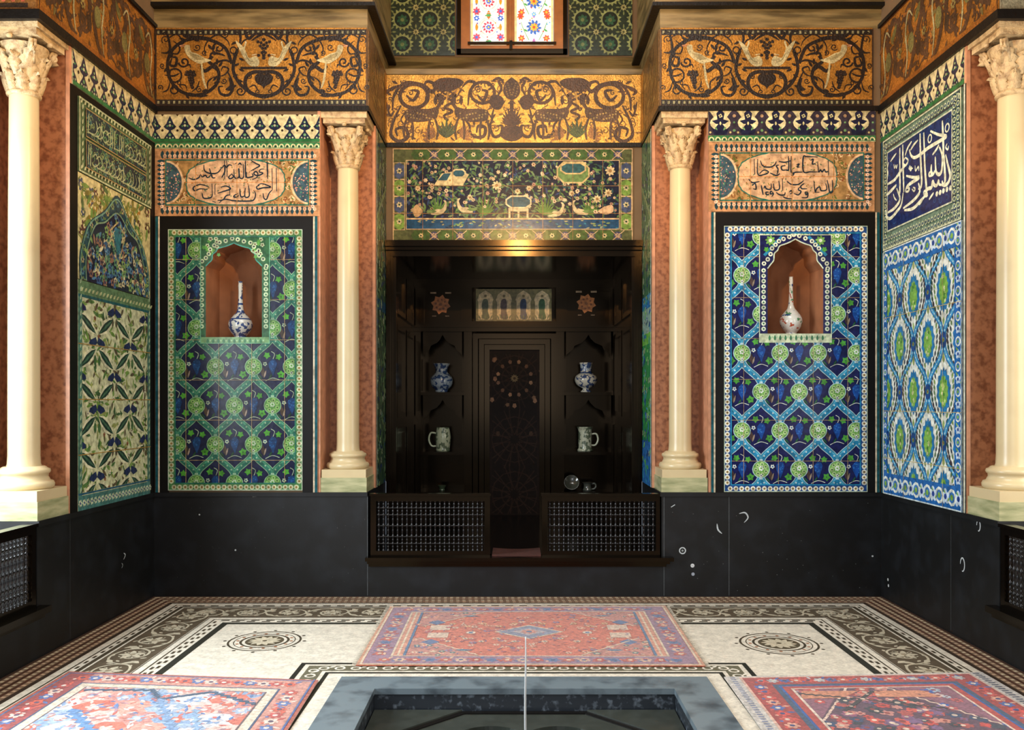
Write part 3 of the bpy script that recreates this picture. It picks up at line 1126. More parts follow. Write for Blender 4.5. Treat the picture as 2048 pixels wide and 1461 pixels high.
INS_R = [[(1420, 640), (1425, 810)], [(1420, 760), (1392, 772), (1376, 740), (1352, 770), (1332, 745), (1312, 770), (1300, 650)], [(1310, 770), (1220, 768), (1140, 765), (1138, 600), (1180, 596), (1300, 600)],
         [(1130, 772), (1060, 772), (1000, 770), (1000, 590)], [(1002, 800), (1012, 812), (1030, 790), (1012, 775)], [(970, 590), (972, 740), (940, 748)], [(938, 698), (890, 708), (900, 748), (960, 745)],
         [(862, 690), (832, 702), (852, 742), (838, 800)], [(650, 640), (680, 702), (760, 715), (812, 690), (832, 650)], [(860, 650), (930, 660), (1002, 640)],
         [(620, 620), (622, 795), (700, 797), (742, 770), (692, 748), (640, 790)], [(580, 620), (586, 800)], [(760, 780), (832, 810), (872, 788)], [(1060, 690), (1090, 680), (1070, 715), (1095, 712)], [(1220, 640), (1250, 625), (1240, 680), (1280, 670)],
         [(1465, 860), (1472, 980), (1440, 1004), (1425, 940), (1408, 860)], [(1392, 900), (1402, 970), (1342, 982), (1322, 940), (1290, 960), (1272, 992), (1258, 870)], [(1268, 1002), (1322, 1000)],
         [(1150, 900), (1110, 930), (1122, 960), (1182, 960)], [(1100, 940), (1080, 970), (1112, 992), (1080, 1030), (1030, 1012)], [(950, 870), (1000, 910), (1082, 910), (1142, 868)], [(900, 850), (905, 985)],
         [(860, 870), (866, 962), (812, 972), (800, 900)], [(772, 900), (770, 962), (720, 962), (702, 930), (690, 960)], [(830, 1002), (872, 1030), (922, 1030), (932, 1000)], [(1192, 1000), (1160, 1000), (1170, 1030), (1190, 1010), (1180, 1060), (1120, 1060)],
         [(1010, 1075), (950, 1070), (905, 1050)], [(660, 920), (672, 980), (682, 1030)], [(800, 1010), (770, 990), (765, 1020), (800, 1015), (780, 1050)], [(745, 1000), (715, 1000), (722, 1030), (750, 1020)], [(518, 850), (560, 890), (642, 878)], [(560, 925), (592, 900), (602, 962), (568, 960)], [(980, 1000), (1000, 980), (1010, 1010), (985, 1020)]]


def inscription(key, x0, y0, x1, y1, src, o, k, label):
    D = Draw(back(YB))
    D.slab(x0, y0, x1, y1, '#b8895f', .012)
    INK, GR = '#25424a', '#2c6a5a'
    n = 31
    for yy, yd in ((y0 + 13, 1), (y1 - 13, -1)):
        for i in range(n):
            x = x0 + 10 + (x1 - x0 - 20) * (i + .5) / n
            D.leaf(x, yy - yd * 10, yd * math.pi / 2, 17, 7.5, INK, 1)
            D.disc(x + (x1 - x0 - 20) / n / 2, yy + yd * 1, 3.9, '#d9b595', 2, 7)
            D.disc(x + (x1 - x0 - 20) / n / 2, yy + yd * 1, 1.2, '#b06a4a', 3, 5)
    for xx, xd in ((x0 + 13, 1), (x1 - 13, -1)):
        for i in range(11):
            y = y0 + 20 + (y1 - y0 - 40) * (i + .5) / 11
            D.leaf(xx - xd * 9, y, 0 if xd > 0 else math.pi, 17, 6.5, INK, 1)
            D.disc(xx + xd * 1, y + 5, 3.9, '#e8c8ae', 2, 7)
            D.disc(xx + xd * 1, y + 5, 1.2, '#b06a4a', 3, 5)
    a0, b0, a1, b1 = x0 + 21, y0 + 21, x1 - 21, y1 - 21
    D.rect(a0, b0, a1, b1, '#a68250', 3)
    D.frame(a0, b0, a1, b1, 2.4, GR, 6)
    rnd = random.Random(11 if key == 'L' else 12)
    D.clip = [(a0 + 2, b0 + 2, a1 - 2, b1 - 2)]
    for i in range(210):
        x, y = rnd.uniform(a0, a1), rnd.uniform(b0, b1)
        D.stroke(spiral(x, y, rnd.uniform(4, 7), .8, rnd.uniform(0, 6), rnd.choice((1, -1)) * .9, 9), 1.7, rnd.choice(('#6a5a30', '#3f5f3a', '#7a4a2a', '#e6c79a')), 4)
        D.leaf(x, y, rnd.uniform(0, 6.3), 7, 3, rnd.choice(('#56682e', '#d8b07c', '#8a4a2c')), 4)
    for cx, s in ((a0, 1), (a1, -1)):
        D.disc(cx, (b0 + b1) / 2, 37, '#d9b58c', 5, 24, (b1 - b0) * .48)
        D.disc(cx, (b0 + b1) / 2, 33, '#3e5560', 6, 24, (b1 - b0) * .44)
        for i in range(70):
            a, r = rnd.uniform(-1.5, 1.5), math.sqrt(rnd.random()) * .9
            D.disc(cx + s * 33 * r * math.cos(a), (b0 + b1) / 2 + (b1 - b0) * .44 * r * math.sin(a), rnd.uniform(.8, 1.9), rnd.choice(('#c98f7c', '#d8b39a', '#4f8a6a', '#8a5a58')), 7, 5)
    cx, cy, rx, ry = (x0 + x1) / 2 - (3 if key == 'L' else 9), (b0 + b1) / 2, 96, (b1 - b0) / 2 - 1
    def lobe(g):
        pts = []
        for i in range(96):
            a = 2 * math.pi * i / 96
            c, s = math.cos(a), math.sin(a)
            q = 3.0
            r = (abs(c) ** q + abs(s) ** q) ** (-1 / q)
            w_ = 1 + .018 * abs(math.sin(a * 14))
            pts.append((cx + (rx + g) * r * c * w_ * (.93 + .07 * abs(c)), cy + (ry + g) * min(r, 1.04) * s * w_))
        return pts
    D.poly(lobe(2.2), GR, 8)
    D.poly(lobe(0), '#cfa983', 9)
    for i in range(110):
        a, r = rnd.uniform(0, 6.3), math.sqrt(rnd.random()) * .92
        D.leaf(cx + rx * r * math.cos(a), cy + ry * r * math.sin(a), rnd.uniform(0, 6.3), 4.5, 2, rnd.choice(('#a06a3a', '#7a7a3a', '#a9784a', '#5a7a5a')), 10)
    D.rect(x0 + 60, (y0 + y1) / 2 - .6, x1 - 60, (y0 + y1) / 2 + .6, '#c9854a', 10)
    strokes(D, src, o, k, 2.8, '#22303c', 12)
    D.clip = None
    grout(D, x0, y0, x1, y1, 4, 1, '#c08a4c', 14, 1.0)
    tag(D.build('inscription_panel', M['tile'], origin=(X((x0 + x1) / 2), YB, Z((y0 + y1) / 2))), label, 'inscription panel')


inscription('L', 311, 299, 640, 433, INS_L, (300, 220), 5.851, 'pinkish cream calligraphy tile panel above the green vine panel with its square niche')
inscription('R', 1417, 285, 1748, 424, INS_R, (1405, 210), 5.689, 'pinkish cream calligraphy tile panel above the deep blue vine panel')

# ---- left side wall
WY0, WY1 = YS1 + .0, YB
D = Draw(left_wall)
merlon_tile(D, 5.86, 3.735, YB - .01, 3.985, 9)
tag(D.build('merlon_band', M['tile'], origin=(XL, 6.5, 3.86)), 'receding tile band of dark merlons high on the left wall under the gold frieze', 'tile band')
b = MB()
b.box(XL, XL + .008, YS1 + .0, YB, ZD, 3.73)
struct(b.build('trim_13', M['frameblack']))
# two row inscription
Y0, Y1 = 5.93, 7.10
D = Draw(left_wall, .008)
D.slab(Y0, 3.17, Y1, 3.68, '#5d7350', .010)
D.base = .018
LT, DK = '#b7bf94', '#26323a'
D.frame(Y0, 3.17, Y1, 3.68, .012, LT, 2)
for z0 in (3.215, 3.43):
    D.rect(Y0 + .09, z0, Y1 - .09, z0 + .20, DK, 1)
    D.frame(Y0 + .09, z0, Y1 - .09, z0 + .20, .008, '#a08a5a', 3)
    rnd = random.Random(int(z0 * 100))
    D.clip = [(Y0 + .1, z0 + .01, Y1 - .1, z0 + .19)]
    y = Y0 + .12
    LT2 = '#a3ac84'
    while y < Y1 - .14:
        t = rnd.random()
        if t < .35:
            D.stroke([(y, z0 + .03), (y + .01, z0 + .17)], .011, LT2, 4)
            y += .032
        elif t < .7:
            D.stroke(cr([(y, z0 + .10), (y + .05, z0 + .13), (y + .09, z0 + .08), (y + .03, z0 + .04), (y - .01, z0 + .06)], 4), .010, LT2, 4)
            y += .055
        else:
            D.stroke(cr([(y - .04, z0 + .04), (y + .06, z0 + .05), (y + .10, z0 + .10), (y + .08, z0 + .15)], 4), .010, LT2, 4)
            y += .05
    for i in range(160):
        D.stroke(spiral(rnd.uniform(Y0, Y1), rnd.uniform(z0, z0 + .2), .03, .006, rnd.uniform(0, 6), .8, 7), .008, rnd.choice(('#5f8a5a', '#7a8a5a', '#3f6a6a')), 3)
    D.clip = None
for k in range(24):
    y = Y0 + .02 + k * .049
    D.leaf(y, 3.64, .9, .045, .02, LT, 2)
    D.leaf(y, 3.19, .9, .045, .02, LT, 2)
for k in range(9):
    z = 3.2 + k * .05
    D.leaf(Y0 + .04, z, 1.2, .045, .02, LT, 2)
    D.leaf(Y1 - .04, z, 1.2, .045, .02, LT, 2)
tag(D.build('inscription_panel', M['tile'], origin=(XL, 6.5, 3.42)), 'dark two-row calligraphy tile panel high on the left wall', 'inscription panel')
# arch panel
D = Draw(left_wall, .008)
D.slab(Y0, 2.44, Y1, 3.165, '#c9c08a', .010)
ym = (Y0 + Y1) / 2
rnd = random.Random(21)
D.clip = [(Y0, 2.44, Y1, 3.165)]
for i in range(90):
    y, z = rnd.uniform(Y0, Y1), rnd.uniform(2.55, 3.15)
    D.flower(y, z, rnd.uniform(.025, .05), 6, rnd.choice(('#a8772f', '#5c3a34', '#3f4f6a', '#8a9a4f')), '#d9cf9a', 1)
    D.leaf(y, z, rnd.uniform(0, 6), .12, .036, rnd.choice(('#6a8a44', '#7f7a3a', '#4f6a3f')), 2)
    D.stroke(spiral(y, z, .05, .015, rnd.uniform(0, 6), .7, 6), .008, '#6a7a3c', 1)
def oge(g):
    return cr([(Y0 + .02 - g, 2.44), (Y0 + .02 - g, 2.62), (Y0 + .14 - g, 2.84), (ym - .2, 2.99 + g), (ym, 3.14 + g * 1.5), (ym + .2, 2.99 + g), (Y1 - .14 + g, 2.84), (Y1 - .02 + g, 2.62), (Y1 - .02 + g, 2.44)], 5)
D.poly(oge(0), '#20424e', 3)
for i, (y, z) in enumerate(oge(-.045)[::2]):
    D.flower(y, z, .026, 6, ('#7a8f5c', '#4f7a86', '#a39a6a')[i % 3], '#2a2f50', 4)
    D.leaf(y, z, i * .9, .06, .022, '#5f7a4a', 4)
D.stroke(oge(-.02), .012, '#6f9a86', 4)
D.poly(oge(-.09), '#1d2238', 5)
D.stroke(oge(-.09), .012, '#7a9a7a', 6)
inner = oge(-.1)
for i in range(420):
    y, z = rnd.uniform(Y0 + .12, Y1 - .12), rnd.uniform(2.46, 3.0)
    lim = 2.60 + .40 * (1 - abs(y - ym) / .56)
    if z < lim:
        c = rnd.choice(('#c3b98a', '#7fa05c', '#5c8a6a', '#8f6a58', '#4f7a9a', '#d1c9a0', '#3a5a84'))
        if rnd.random() < .5:
            D.leaf(y, z, rnd.uniform(0, 6.3), rnd.uniform(.05, .1), rnd.uniform(.02, .035), c, 7)
        else:
            D.flower(y, z, rnd.uniform(.018, .034), 5, c, '#2a2f50', 8)
D.poly([(ym - .07, 2.85), (ym, 2.90), (ym + .07, 2.85), (ym + .03, 2.74), (ym, 2.66), (ym - .03, 2.74)], '#2f6a7a', 9)
D.stroke([(ym - .12, 2.86), (ym, 2.94), (ym + .12, 2.86), (ym, 2.62), (ym - .12, 2.86)], .014, '#b9a878', 9)
D.clip = None
tag(D.build('tile_panel', M['tile'], origin=(XL, 6.5, 2.8)), 'tile panel with a dark pointed arch of flowers on the left wall', 'tile panel')
# leaf diamond panel
D = Draw(left_wall, .008)
D.slab(Y0, ZD, Y1, 2.435, '#cfd1a6', .010)
D.frame(Y0, ZD, Y1, 2.435, .055, '#4f7a68', 2)
D.rect(Y0, ZD, Y1, ZD + .10, '#4a7a74', 2)
D.rect(Y0, ZD + .105, Y1, ZD + .118, '#2a5a72', 3)
D.rect(Y0, 2.34, Y1, 2.435, '#5f7f58', 2)
D.rect(Y0, 2.32, Y1, 2.34, '#235a5c', 3)
rnd = random.Random(8)
for k in range(22):
    D.flower(Y0 + .03 + k * .054, ZD + .05, .026, 6, '#c3d0ac', '#3a4a78', 3)
    D.leaf(Y0 + .03 + k * .054, 2.36, .6, .05, .022, '#b9c08c', 3)
for k in range(28):
    D.leaf(Y0 + .027, ZD + .12 + k * .055, 1.2, .045, .02, '#a9c09a', 3)
    D.leaf(Y1 - .027, ZD + .12 + k * .055, 1.2, .045, .02, '#a9c09a', 3)
D.clip = [(Y0 + .055, ZD + .12, Y1 - .055, 2.32)]
HP, VP = .268, .475
yc0 = 6.198
LF, LF2, TU = '#253b30', '#44664e', '#222a52'
def saw(D, a, b_, wd, col, lay):
    D.leaf(a[0], a[1], math.atan2(b_[1] - a[1], b_[0] - a[0]), math.hypot(b_[0] - a[0], b_[1] - a[1]), wd, col, lay)
for j in range(-1, 5):
    for i in range(-2, 5):
        y = yc0 + i * 2 * HP
        z = 2.46 - j * VP + .0
        # diamond top at (y,z)
        for s in (-1, 1):
            for (a, b_) in (((y + s * .02, z - .01), (y + s * (HP - .02), z - .145)), ((y + s * (HP - .02), z - .25), (y + s * .02, z - .375))):
                saw(D, a, b_, .105, '#dfdcb6', 3)
                saw(D, a, b_, .056, LF, 4)
                saw(D, a, b_, .018, LF2, 5)
            D.poly([(y + s * .10, z - .425), (y + s * .02, z - .40), (y + s * .0, z - .44), (y + s * .05, z - .47), (y + s * .12, z - .45)], TU, 4)
            D.poly([(y + s * (HP - .10), z - .20), (y + s * (HP - .02), z - .165), (y + s * HP, z - .20), (y + s * (HP - .04), z - .235), (y + s * (HP - .11), z - .225)], TU, 4)
            D.leaf(y + s * .03, z - .13, math.pi / 2, .08, .04, '#46683c', 4)
            D.leaf(y + s * (HP + .03), z - .31, math.pi / 2, .07, .036, '#5c5240', 4)
        for q in range(95):
            a = rnd.uniform(0, 6.3)
            yy, zz = y + rnd.uniform(-HP, HP), z - rnd.uniform(0, VP)
            D.leaf(yy, zz, a, rnd.uniform(.05, .10), rnd.uniform(.016, .032), rnd.choice(('#6d8f40', '#7b9a50', '#54783f', '#969e5a', '#3f5c36', '#5c4f3a', '#cfd0a0')), 2)
        for q in range(7):
            D.flower(y + rnd.uniform(-HP, HP), z - rnd.uniform(0, VP), .018, 5, rnd.choice(('#e6e2c4', '#8a5a3c', '#9ab06a')), '#6a4a3a', 3)
D.clip = None
for z in (1.24, 1.62, 2.0):
    D.rect(Y0, z - .003, Y1, z + .003, '#a9853f', 7)
tag(D.build('tile_panel', M['tile'], origin=(XL, 6.5, 1.6)), 'tall cream tile panel of dark leaf diamonds and tulips on the left wall', 'tile panel')

# ---- right side wall
D = Draw(right_wall)
merlon_tile(D, YS1 + .02, 3.735, YB - .01, 3.985, 11)
tag(D.build('merlon_band', M['tile'], origin=(XR, 6.5, 3.86)), 'receding tile band of dark merlons high on the right wall under the gold frieze', 'tile band')
b = MB()
b.box(XR - .008, XR, YS1, YB, ZD, 3.73)
struct(b.build('trim_14', M['frameblack']))
for y, c in ((7.17, '#1f5468'), (5.85, '#cfd3bd'), (7.141, '#cfd3bd')):
    D = Draw(right_wall, .008)
    D.rect(y - .01, ZD, y + .01, 2.82 if y == 7.141 else 3.73, c, 1)
    D.build('fillet', M['tile'], bpy.data.objects['trim_14'])
# calligraphy panel
Y0, Y1 = 5.87, 7.12
D = Draw(right_wall, .008)
Z0, Z1 = 2.83, 3.72
D.slab(Y0, Z0, Y1, Z1, '#6f8a78', .010)
D.base = .018
D.frame(Y0, Z0, Y1, Z1, .012, '#c9cfae', 4)
BY0, BY1, BZ0, BZ1 = 6.0, 7.03, 2.98, 3.60
rnd = random.Random(4)
for k in range(26):
    y = Y0 + .03 + k * .048
    for z in (3.665, 2.86, 2.915):
        D.ring(y, z, .017, .008, '#c3cfa8', 2, 7)
        D.disc(y, z, .008, '#27406a', 2, 6)
        D.leaf(y + .02, z - .02, 1.4, .04, .012, '#27405a', 3)
for k in range(17):
    z = Z0 + .06 + k * .049
    for y in (Y0 + .045, Y0 + .095, Y1 - .045):
        D.ring(y, z, .017, .008, '#c3cfa8', 2, 7)
        D.disc(y, z, .008, '#27406a', 2, 6)
        D.leaf(y - .02, z + .02, .2, .04, .012, '#27405a', 3)
D.rect(BY0 - .012, BZ0 - .012, BY1 + .012, BZ1 + .012, '#c9d3b8', 4)
D.rect(BY0, BZ0, BY1, BZ1, '#1b2b5c', 5)
D.rect(BY0 - .03, 3.632, BY1 + .03, 3.64, '#3a3040', 4)
for i in range(60):
    D.stroke(spiral(rnd.uniform(BY0, BY1), rnd.uniform(BZ0, BZ1), .03, .006, rnd.uniform(0, 6), .8, 6), .004, '#2f5a8c', 6)
BISM = [[(690, 280), (697, 440), (703, 640)], [(720, 590), (740, 680), (762, 780), (742, 850), (700, 872), (688, 830)], [(706, 600), (712, 720), (716, 830), (700, 860)],
        [(580, 375), (650, 407), (725, 422), (690, 452), (560, 530), (490, 588), (436, 618), (404, 600), (386, 545)], (.02, [(466, 458), (425, 505), (398, 550)]), (.02, [(408, 470), (372, 530), (348, 600)]),
        (.02, [(348, 615), (376, 645), (352, 690), (330, 668), (346, 622)]), [(485, 398), (490, 600), (500, 860), (470, 905)], [(520, 388), (530, 700), (545, 930), (522, 955)],
        [(300, 528), (300, 760), (300, 930), (285, 955)], [(326, 500), (330, 700), (336, 935)], [(350, 690), (300, 752), (250, 822), (185, 862)],
        [(662, 520), (690, 600), (686, 730), (660, 772), (632, 740), (625, 610)], [(626, 735), (602, 772), (588, 745), (590, 680)], (.02, [(600, 592), (635, 545), (660, 500)]), (.02, [(592, 745), (570, 760), (572, 785), (604, 780)]),
        [(695, 870), (662, 862), (655, 828), (640, 872), (616, 868), (602, 836), (590, 892), (560, 902), (540, 930), (552, 962), (528, 965), (522, 930), (545, 915)],
        [(535, 965), (492, 1012), (422, 1082), (340, 1100)], [(358, 785), (430, 800), (478, 800), (404, 850), (366, 882), (350, 930)], (.022, [(352, 930), (378, 925), (385, 900), (362, 892), (350, 925)]),
        [(470, 850), (482, 930), (432, 1002), (330, 1082)], [(170, 1095), (180, 1160), (215, 1172), (270, 1112), (312, 1050), (330, 940)], (.018, [(268, 578), (240, 615), (213, 655)]),
        (.015, [(196, 660), (185, 720), (190, 765), (180, 832)]), [(268, 868), (220, 920), (178, 962)], [(270, 900), (300, 1000), (250, 1080), (188, 1122)],
        (.02, [(612, 938), (590, 970), (568, 1002)]), (.018, [(516, 990), (498, 1020), (478, 1052)]), (.014, [(735, 490), (722, 525), (742, 545), (748, 510)]),
        (.014, [(245, 680), (250, 715), (262, 690), (268, 715), (278, 680)]), (.014, [(395, 690), (385, 720), (420, 715)]), (.014, [(440, 690), (445, 740), (470, 700), (475, 740)]),
        (.016, [(240, 950), (250, 985), (270, 1010)]), (.016, [(420, 890), (440, 900), (430, 925), (410, 905)])]
conv = rw
strokes(D, BISM, (1740, 180), 4.566, .028, '#dfe6cc', 8, conv, .5)
for (x, y) in ((640, 950), (670, 937), (700, 922), (732, 908), (765, 896), (400, 720)):
    d_, z_ = rw(1740 + x / 4.566, 180 + y / 4.566)
    D.disc(d_, z_, .02, '#dfe6cc', 8, 7)
for (x, y) in ((575, 445), (735, 345)):
    d_, z_ = rw(1740 + x / 4.566, 180 + y / 4.566)
    D.ring(d_, z_, .028, .012, '#dfe6cc', 8, 10)
tag(D.build('calligraphy_panel', M['tile'], origin=(XR, 6.5, 3.27)), 'dark blue tile panel of large white calligraphy on the right wall', 'inscription panel')
# white and blue ogee field
D = Draw(right_wall, .008)
D.slab(Y0, ZD, Y1, 2.825, '#e4e8dc', .010)
D.clip = [(Y0, ZD, Y1, 2.825)]
BL, BL2, NV = '#2a78b0', '#62aed2', '#1f4484'
HP, VP = .232, .362
yc0, zc0 = 6.592, 2.40
rnd = random.Random(6)
for j in range(-2, 7):
    for i in range(-3, 4):
        y = yc0 + i * 2 * HP + (HP if j % 2 else 0)
        z = zc0 - j * VP
        for s in (-1, 1):
            up = [(0, 1), (.012, .86), (.052, .66), (.116, .5), (.180, .34), (.218, .14), (.222, 0)]
            p = cr([(y + s * a, z + VP * c) for a, c in up], 4) + cr([(y + s * a, z - VP * c) for a, c in up[::-1]], 4)[1:]
            D.stroke(p, .047, BL, 3)
            D.stroke(p, .020, BL2, 4)
            for q in p[1:-1:2]:
                D.disc(q[0], q[1], .007, '#cfe4ee', 5, 5)
            # rows of small flower buds
            for kk in range(13):
                t = (kk - 6) / 6.6
                w_ = (HP - .07) * (1 - abs(t) ** 2.2) + .008
                D.leaf(y + s * w_, z + t * VP * .72, (1.2 if s > 0 else 1.9), .052, .024, rnd.choice(('#3a2f38', '#28483f', '#4a3a38')), 3)
                w2 = w_ - .042
                if w2 > .03:
                    D.leaf(y + s * w2, z + t * VP * .72 + .01, (1.2 if s > 0 else 1.9), .044, .02, rnd.choice(('#7f9e4c', '#3a3f4c', '#5a7a4a')), 3)
        med = []
        for k in range(28):
            a = 2 * math.pi * k / 28
            r = 1 if k % 2 else .84
            med.append((y + .105 * r * math.cos(a) * (1 - .25 * abs(math.sin(a)) ** 3), z + .175 * r * math.sin(a)))
        D.poly(med, BL, 4)
        D.poly([(y + (a - y) * .66, z + (c - z) * .70) for a, c in med], '#7fb24c', 5)
        for k in range(9):
            D.flower(y + rnd.uniform(-.03, .03), z + rnd.uniform(-.09, .09), .014, 5, rnd.choice(('#d3d8a0', '#b8cf7c', '#4f8a3c')), None, 6)
        D.leaf(y, z + .20, math.pi / 2, .07, .03, '#9aa862', 4)
        D.leaf(y, z - .26, math.pi / 2, .06, .024, '#9ab86a', 4)
        D.disc(y + HP, z, .042, NV, 6, 12, .06)
        D.disc(y + HP, z, .018, '#6f9a5c', 7, 8)
        D.disc(y + HP, z, .01, '#8a4a3c', 8, 6)
# floral blue border
bw = .10
def fborder(x0, z0, x1, z1):
    D.rect(x0, z0, x1, z1, '#2566ad', 9)
    n = max(1, int(max(x1 - x0, z1 - z0) / .085))
    for k in range(n):
        t = (k + .5) / n
        if x1 - x0 > z1 - z0:
            y, z = x0 + (x1 - x0) * t, (z0 + z1) / 2
        else:
            y, z = (x0 + x1) / 2, z0 + (z1 - z0) * t
        h = min(x1 - x0, z1 - z0)
        if k % 2:
            D.disc(y, z, h * .36, '#dfe8e0', 10, 9)
            D.disc(y, z, h * .24, '#3f78b8', 11, 8)
            D.disc(y, z, h * .13, '#7fae4c', 12, 6)
        else:
            D.flower(y, z, h * .34, 5, '#c9dcea', '#27408a', 10)
            D.leaf(y, z + .02, .8, .04, .016, '#7fae4c', 11)
            D.leaf(y - .03, z - .03, 2.4, .04, .016, '#7fae4c', 11)
fborder(Y0, ZD, Y1, ZD + .17)
fborder(Y0, ZD + .17, Y0 + .10, 2.825)
fborder(Y1 - .07, ZD + .17, Y1, 2.825)
fborder(Y0, 2.66, Y1, 2.825)
D.frame(Y0, ZD, Y1, 2.825, .010, '#cfdfe0', 13)
for y in (6.13, 6.75):
    D.rect(y - .002, ZD, y + .002, 2.825, '#c9b06a', 14)
for z in (1.15, 1.53, 2.28):
    D.rect(Y0, z - .002, Y1, z + .002, '#c9b06a', 14)
D.clip = None
tag(D.build('tile_panel', M['tile'], origin=(XR, 6.5, 1.8)), 'white tile panel with blue ogee lattice and green medallions on the right wall', 'tile panel')

# ---- garden panel over the alcove
PX = lambda px: px
D = Draw(back(YR))
D.slab(786, 298, 1265, 483, '#575c36', .012)
x0, y0, x1, y1 = 786, 298, 1265, 483
LT = '#cfae80'
def hexa(cx, cy, w_, h_, big):
    if big:
        D.poly([(cx - w_ * .5, cy), (cx - w_ * .34, cy - h_), (cx + w_ * .34, cy - h_), (cx + w_ * .5, cy), (cx + w_ * .34, cy + h_), (cx - w_ * .34, cy + h_)], '#465f28', 2)
        D.flower(cx, cy, 5, 6, '#d3c08a', '#2a3a2a', 4)
        for s in (-1, 1):
            D.leaf(cx + s * 4, cy + 2, .2 if s > 0 else 2.9, 10, 5, '#3f5f2c', 3)
    else:
        D.disc(cx, cy, 8.5, '#3a3f5c', 2, 10)
        D.flower(cx, cy, 6, 6, '#a88a7a', '#2a2a3a', 3)
        for s in (-1, 1):
            D.stroke([(cx - s * 13, cy - h_), (cx + s * 11, cy + h_)], 1.4, LT, 4)
n = 8
for k in range(n):
    xx = x0 + 30 + (x1 - x0 - 60) * (k + .5) / n
    for yy in (y0 + 12, y1 - 11):
        hexa(xx, yy, 40, 10, True)
        hexa(xx + (x1 - x0 - 60) / n / 2, yy, 16, 10, False)
for k in range(4):
    yy = y0 + 28 + (y1 - y0 - 50) * (k + .5) / 4
    for xx in (x0 + 13, x1 - 13):
        D.poly([(xx, yy - 17), (xx + 10, yy - 11), (xx + 10, yy + 11), (xx, yy + 17), (xx - 10, yy + 11), (xx - 10, yy - 11)], '#7a9a44' if k % 2 else '#4a5470', 2)
        D.flower(xx, yy, 6, 6, '#c9b98a', '#2a3a2a', 3)
        D.frame(xx - 11, yy - 17, xx + 11, yy + 17, 1.2, LT, 1)
D.frame(x0, y0, x1, y1, 1.8, LT, 5)
a0, b0, a1, b1 = 812, 321, 1239, 460
D.rect(a0, b0, a1, b1, LT, 5)
D.rect(a0 + 1.5, b0 + 1.5, a1 - 1.5, 437, '#171b2e', 6)
D.rect(a0 + 1.5, 440, a1 - 1.5, b1 - 1.5, '#1d4a6c', 6)
D.clip = [(a0 + 2, b0 + 2, a1 - 2, 437)]
rnd = random.Random(77)
for i in range(900):
    x, y = rnd.uniform(a0, a1), rnd.uniform(b0, 437)
    D.leaf(x, y, rnd.uniform(0, 6.3), rnd.uniform(7, 16), rnd.uniform(2.4, 4.8), rnd.choice(('#5c7f44', '#7a8a5c', '#3a5a3a', '#5f8040', '#2f4f4f', '#6a7f56', '#31406a')), 7)
for i in range(170):
    x, y = rnd.uniform(a0, a1), rnd.uniform(b0, 425)
    D.flower(x, y, rnd.uniform(2.2, 4.6), 6, rnd.choice(('#d6b98c', '#c4a87e', '#b08a72', '#e0c79c')), rnd.choice(('#7a4a34', None)), 8)
for x, y, r in ((993, 372, 9), (1220, 343, 10), (1216, 387, 8), (1194, 399, 8), (1035, 384, 6), (1128, 350, 7), (900, 362, 6), (940, 396, 6), (1058, 378, 6), (1143, 388, 6), (836, 378, 6)):
    D.flower(x, y, r, 8, '#d8bf8e', '#a37c4a', 9)
for cx in (876, 970, 1090, 1180):
    for k in range(9):
        a = -1.57 + (k - 4) * .24
        D.leaf(cx, 432, a, 44 - abs(k - 4) * 5, 3.6, '#567a34', 8)
D.clip = [(a0 + 2, b0 + 2, a1 - 2, 437)]
def octo(cx, cy, w_, h_, c1, c2, lay):
    p = [(-1, -.4), (-.6, -1), (.6, -1), (1, -.4), (1, .4), (.6, 1), (-.6, 1), (-1, .4)]
    D.poly([(cx + a * w_, cy + b_ * h_) for a, b_ in p], c1, lay)
    D.poly([(cx + a * (w_ - 3), cy + b_ * (h_ - 3)) for a, b_ in p], c2, lay + 1)
octo(1146, 346, 33, 22, '#cdb277', '#6f8a4c', 9)
octo(1146, 338, 26, 12, '#cdb277', '#2f5a5c', 11)
octo(1037, 405, 26, 13, '#dcc796', '#2f5560', 9)
D.rect(1018, 417, 1056, 424, '#cdb68a', 9)
for x in (1019, 1037, 1055):
    D.rect(x - 2, 417, x + 2, 437, '#cdb68a', 9)
D.poly([(868, 372), (884, 348), (918, 342), (938, 350), (926, 372)], '#d6c08a', 9)
D.poly([(876, 362), (888, 348), (902, 348), (894, 362)], '#2f5560', 10)
octo(918, 348, 14, 9, '#d6c08a', '#2f5560', 10)
for x, y, s in ((878, 424, 1), (930, 420, -1), (1112, 428, 1), (1160, 424, -1)):
    D.poly(cr([(x - s * 16, y + 6), (x - s * 6, y - 4), (x + s * 6, y - 5), (x + s * 12, y - 16), (x + s * 9, y - 22), (x + s * 15, y - 20), (x + s * 15, y - 6), (x + s * 6, y + 5)], 4, True), '#cdb88a', 11)
    D.leaf(x - s * 4, y, 3.14 if s > 0 else 0, 22, 7, '#6a8048', 12)
D.poly(cr([(830, 434), (826, 420), (834, 410), (840, 416), (846, 424), (838, 434)], 4, True), '#c9a473', 11)
D.poly(cr([(1196, 424), (1210, 414), (1224, 412), (1226, 424), (1212, 430)], 4, True), '#d3ac82', 11)
D.clip = [(a0 + 2, 441, a1 - 2, b1 - 2)]
for i in range(90):
    x, y = rnd.uniform(a0, a1), rnd.uniform(441, b1)
    D.leaf(x, y, rnd.uniform(-.5, .5), rnd.uniform(5, 10), 3, rnd.choice(('#6a8a4c', '#a9a070', '#2f7a8c', '#16324f', '#8a9a5a')), 7)
D.clip = None
grout(D, x0, y0 + 20, x1, y1, 8, 3, '#a8794a', 13, .8)
tag(D.build('tile_panel', M['tile'], origin=(X(1025, YR), YR, Z(390, YR))), 'dark garden tile panel with birds and pools above the wooden alcove', 'tile panel')

